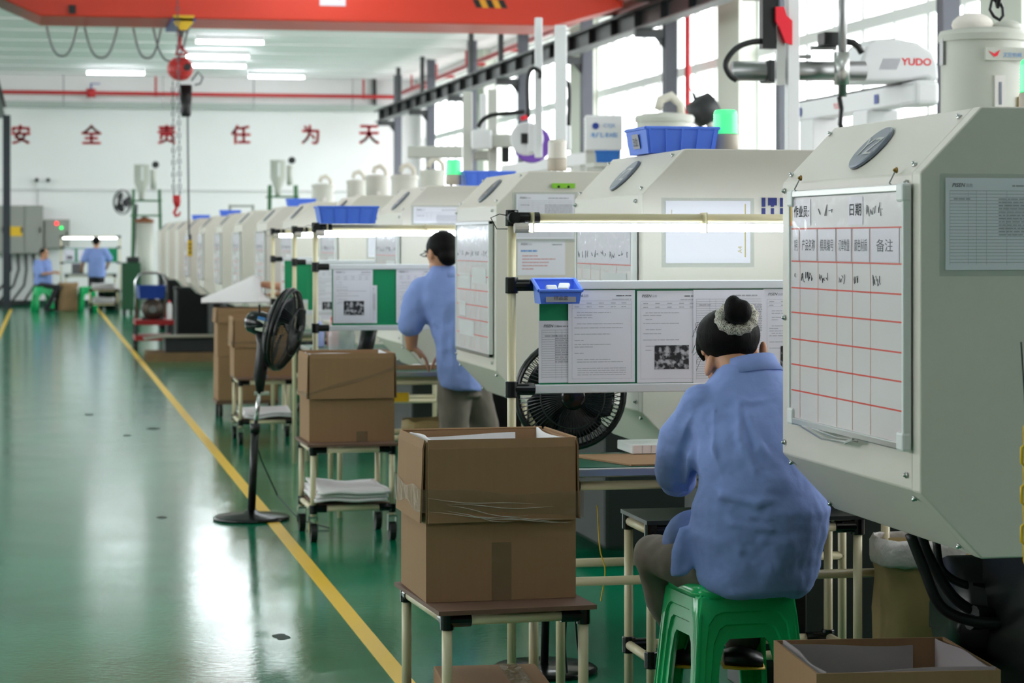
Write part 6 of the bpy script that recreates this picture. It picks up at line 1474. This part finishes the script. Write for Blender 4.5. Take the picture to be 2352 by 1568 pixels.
organic(b, 'body', M_SKIN, t, 0.0055, 2); face(t, hc_, R, r_, f_, u_)
h = MB(); h.ball(hc_ + u_ * 0.035 - f_ * 0.012, (0.084, 0.096, 0.088), 20, 14, R); h.ball(hc_ - f_ * 0.055 - u_ * 0.02, (0.062, 0.045, 0.055), 14, 10, R)
organic(h, 'hair', M_HAIR, t, 0.007, 4)
MB().tube([hc_ - r_ * 0.084 - f_ * 0.0 + u_ * 0.012, hc_ - r_ * 0.082 + f_ * 0.08 + u_ * 0.012, hc_ - r_ * 0.05 + f_ * 0.1 + u_ * 0.01, hc_ + r_ * 0.05 + f_ * 0.1 + u_ * 0.01, hc_ + r_ * 0.082 + f_ * 0.08 + u_ * 0.012, hc_ + r_ * 0.084 + u_ * 0.012], 0.003, 5).build('glasses', M_BLACK, t)
s = MB()
s.loft([ring(1057, 892, D, 48, 0.15, 0.8, -0.012), ring(1052, 860, D, 45, 0.145), ring(1046, 810, D, 44, 0.135), ring(1036, 750, D, 50, 0.13), ring(1022, 695, D, 62, 0.12), ring(1016, 662, D, 58, 0.10), ring(1016, 636, D, 38, 0.08), ring(1017, 620, D, 28, 0.065)], 26)
s.limb([P(972, 668, D), P(958, 700, D), P(944, 742, D - 0.01)], [0.078, 0.078, 0.07], 16)
s.limb([P(1065, 668, D + 0.12), P(1080, 710, D + 0.12), P(1088, 745, D + 0.1)], [0.078, 0.075, 0.068], 16)
folds_on(s, [(892, 1057, D, 48, .15), (810, 1046, D, 44, .135), (750, 1036, D, 50, .13), (695, 1022, D, 62, .12), (640, 1016, D, 40, .08)], [(.02, ((985, 700), (1000, 740), (1030, 765))), (.018, ((1030, 665), (1020, 720), (1022, 780))), (.02, ((1010, 750), (1020, 800), (1018, 870))), (.018, ((1045, 690), (1040, 780), (1042, 870)))])
organic(s, 'shirt', M_SHIRT, t, 0.01, 3, ((0.15, 0.03), (0.05, 0.01)))
cl = MB().loft([(P(1018, 636, D), CR * 0.082, CF * 0.075, 0.95), (P(1017, 622, D), CR * 0.07, CF * 0.062, 0.95), (P(1016, 610, D), CR * 0.062, CF * 0.056, 0.95)], 20); cl.f = [f for f in cl.f if len(f) == 4]
cl.build('collar', M_SHIRT, t, True).modifiers.new('wall', 'SOLIDIFY').thickness = 0.005
p_ = MB()
p_.loft([ring(1062, 910, D + 0.04, 46, 0.12), ring(1058, 860, D + 0.04, 40, 0.11)], 18)
p_.limb([P(1042, 895, D), P(1045, 1010, D), P(1052, 1165, D)], [0.092, 0.075, 0.062], 16); p_.limb([P(1088, 890, D + 0.1), P(1120, 1010, D + 0.15), P(1142, 1150, D + 0.2)], [0.092, 0.075, 0.062], 16)
organic(p_, 'trousers', M_TROUSER, t, 0.01, 4, ((0.08, 0.016),))
for px, py, d in ((1052, 1185, D), (1142, 1172, D + 0.2)):
    c = P(px, py, d); c.z = 0.04; g = MB(); g.loft([(c - CF * 0.08, CR * 0.035, UZ * 0.035, 0.8), (c, CR * 0.045, UZ * 0.04, 0.8), (c + CF * 0.16, CR * 0.04, UZ * 0.025, 0.8)], 12); g.build('shoe', M_BLACK, t, True)

# ------------------------------------------------------------------ hidden worker reaching out with the foam sheet
t = thing('person', 'worker hidden behind the sixth machine, bare forearm holding the foam sheet', 'person', (2.33, 19.8, 0))
D = 19.9; hx = V3((2.33, 19.8, 0)); b = MB()
hc_ = hx + UZ * 1.46; R, r_, f_, u_ = head(b, hc_, (-1, 0.2, -0.2), UZ)
b.loft([(hx + UZ * 0.85, UY * 0.15, UX * 0.1, 0.9), (hx + UZ * 1.1, UY * 0.14, UX * 0.1, 0.9), (hx + UZ * 1.28, UY * 0.18, UX * 0.09, 0.9), (hx + UZ * 1.34, UY * 0.06, UX * 0.06, 1)], 14); b.limb([hx + UZ * 1.3, hx + UZ * 1.42], [0.055, 0.05], 10)
hw = P(604, 653, 19.65)
b.limb([hx + V3((-0.05, -0.15, 1.26)), P(655, 660, 19.6), hw], [0.05, 0.043, 0.03], 12); hand(b, hw, -CR + UZ * -0.15, -UZ, -CF, 1.0, 1.0)
b.limb([hx + V3((0, 0.16, 1.26)), hx + V3((-0.1, 0.3, 1.05)), hx + V3((-0.3, 0.25, 1.0))], [0.05, 0.042, 0.03], 12); hand(b, hx + V3((-0.3, 0.25, 1.0)), (-1, 0, 0), (0, 0, -1), (0, -1, 0), 1.0, 0.8)
for q in (-0.08, 0.08): b.limb([hx + V3((0, q, 0.85)), hx + V3((0, q, 0.45)), hx + V3((0, q, 0.06))], [0.07, 0.05, 0.04], 10)
organic(b, 'body', M_SKIN, t, 0.007, 2); face(t, hc_, R, r_, f_, u_)
h = MB(); h.ball(hc_ + u_ * 0.035 - f_ * 0.012, (0.083, 0.095, 0.086), 16, 12, R); organic(h, 'hair', M_HAIR, t, 0.009, 3)
s = MB(); s.loft([(hx + UZ * 0.75, UY * 0.2, UX * 0.14, 0.85), (hx + UZ * 1.0, UY * 0.18, UX * 0.13, 0.85), (hx + UZ * 1.24, UY * 0.2, UX * 0.12, 0.9), (hx + UZ * 1.34, UY * 0.09, UX * 0.08, 1)], 18)
s.limb([hx + V3((-0.03, -0.17, 1.26)), hx + V3((-0.15, -0.2, 1.16))], [0.075, 0.065], 12); s.limb([hx + V3((0, 0.17, 1.26)), hx + V3((-0.08, 0.28, 1.1))], [0.075, 0.065], 12); organic(s, 'shirt', M_SHIRT, t, 0.012, 3)
p_ = MB(); p_.loft([(hx + UZ * 0.74, UY * 0.17, UX * 0.12, 0.9), (hx + UZ * 0.9, UY * 0.16, UX * 0.11, 0.9)], 14)
for q in (-0.08, 0.08): p_.limb([hx + V3((0, q, 0.8)), hx + V3((0, q, 0.45)), hx + V3((0, q, 0.08))], [0.09, 0.072, 0.06], 12)
organic(p_, 'trousers', M_TROUSD, t, 0.012, 3)
for q in (-0.08, 0.08): MB().loft([(hx + V3((0.08, q, 0.04)), UY * 0.035, UZ * 0.035, 0.8), (hx + V3((-0.05, q, 0.035)), UY * 0.045, UZ * 0.034, 0.8), (hx + V3((-0.17, q, 0.03)), UY * 0.04, UZ * 0.024, 0.8)], 12).build('shoe', M_BLACK, t, True)

# ------------------------------------------------------------------ two workers at the far end
def far_person(lab, loc, D, hd, face_d, joints, seated):
    t = thing('person', lab, 'person', loc); b = MB(); hc_ = P(hd[0], hd[1], D)
    R, r_, f_, u_ = head(b, hc_, face_d, UZ)
    J = {k: (P(v[0], v[1], D + (v[2] if len(v) > 2 else 0))) for k, v in joints.items()}
    b.limb([hc_ - UZ * 0.08, J['neck']], [0.05, 0.055], 10)
    b.loft([(J['hip'], CR * 0.15, CF * 0.1, 0.9), (J['chest'], CR * 0.16, CF * 0.1, 0.9), (J['neck'] - UZ * 0.03, CR * 0.08, CF * 0.06, 0.9)], 14)
    for q in 'lr':
        b.limb([J[q + 'sh'], J[q + 'el'], J[q + 'wr']], [0.05, 0.043, 0.03], 10); hand(b, J[q + 'wr'], (J[q + 'wr'] - J[q + 'el']), -UZ if seated else CF, CR if q == 'l' else -CR, 1.0, 0.7)
        b.limb([J[q + 'hp'], J[q + 'kn'], J[q + 'an']], [0.07, 0.05, 0.04], 10)
    organic(b, 'body', M_SKIN, t, 0.009, 2); face(t, hc_, R, r_, f_, u_)
    h = MB(); h.ball(hc_ + u_ * 0.036 - f_ * 0.014, (0.084, 0.096, 0.086), 16, 12, R); h.ball(hc_ - f_ * 0.055 - u_ * 0.01, (0.062, 0.045, 0.05), 12, 8, R); organic(h, 'hair', M_HAIR, t, 0.01, 3)
    s = MB(); s.loft([(J['hip'] - UZ * 0.04, CR * 0.19, CF * 0.14, 0.85), (J['hip'] + UZ * 0.15, CR * 0.185, CF * 0.14, 0.85), (J['chest'], CR * 0.195, CF * 0.13, 0.85), (J['neck'] - UZ * 0.04, CR * 0.12, CF * 0.08, 0.9), (J['neck'], CR * 0.07, CF * 0.06, 1)], 18)
    for q in 'lr': s.limb([J[q + 'sh'], J[q + 'sh'].lerp(J[q + 'el'], 0.9)], [0.085, 0.075], 12)
    organic(s, 'shirt', M_SHIRT, t, 0.014, 3, ((0.15, 0.03),))
    p_ = MB(); p_.loft([(J['hip'] - UZ * 0.08, CR * 0.16, CF * 0.12, 0.9), (J['hip'] + UZ * 0.06, CR * 0.16, CF * 0.12, 0.9)], 14)
    for q in 'lr': p_.limb([J[q + 'hp'], J[q + 'kn'], J[q + 'an']], [0.09, 0.072, 0.058], 12)
    organic(p_, 'trousers', M_TROUSD, t, 0.014, 3)
    for q in 'lr':
        c = J[q + 'an'].copy(); c.z = 0.04; fd = V3((face_d[0], face_d[1], 0)).normalized(); sd = fd.cross(UZ)
        MB().loft([(c - fd * 0.06, sd * 0.035, UZ * 0.035, 0.8), (c + fd * 0.04, sd * 0.045, UZ * 0.035, 0.8), (c + fd * 0.16, sd * 0.04, UZ * 0.024, 0.8)], 12).build('shoe', M_BLACK, t, True)
far_person('man in blue shirt sitting on a stool at the far end', P(98, 700, 47.6), 47.6, (101, 583), CR - CF * 0.35 - UZ * 0.1, dict(neck=(98, 597), chest=(96, 612), hip=(99, 649), lsh=(86, 604, -0.1), lel=(92, 630, -0.2), lwr=(120, 627, -0.25), rsh=(108, 603, 0.15), rel=(114, 628, 0.1), rwr=(126, 625, 0.0), lhp=(96, 655, -0.08), lkn=(132, 660, -0.1), lan=(108, 706, -0.12), rhp=(100, 655, 0.08), rkn=(138, 662, 0.1), ran=(128, 706, 0.15)), True)
far_person('worker in blue shirt standing at the far table with back turned', P(221, 705, 48.2), 48.2, (221, 556), CF - UZ * 0.2, dict(neck=(221, 570), chest=(221, 590), hip=(222, 632), lsh=(203, 577), lel=(192, 598, -0.05), lwr=(188, 618, 0.2), rsh=(240, 577), rel=(252, 596, 0.05), rwr=(246, 612, 0.25), lhp=(212, 636), lkn=(211, 668), lan=(211, 703), rhp=(231, 636), rkn=(232, 668), ran=(232, 703)), False)
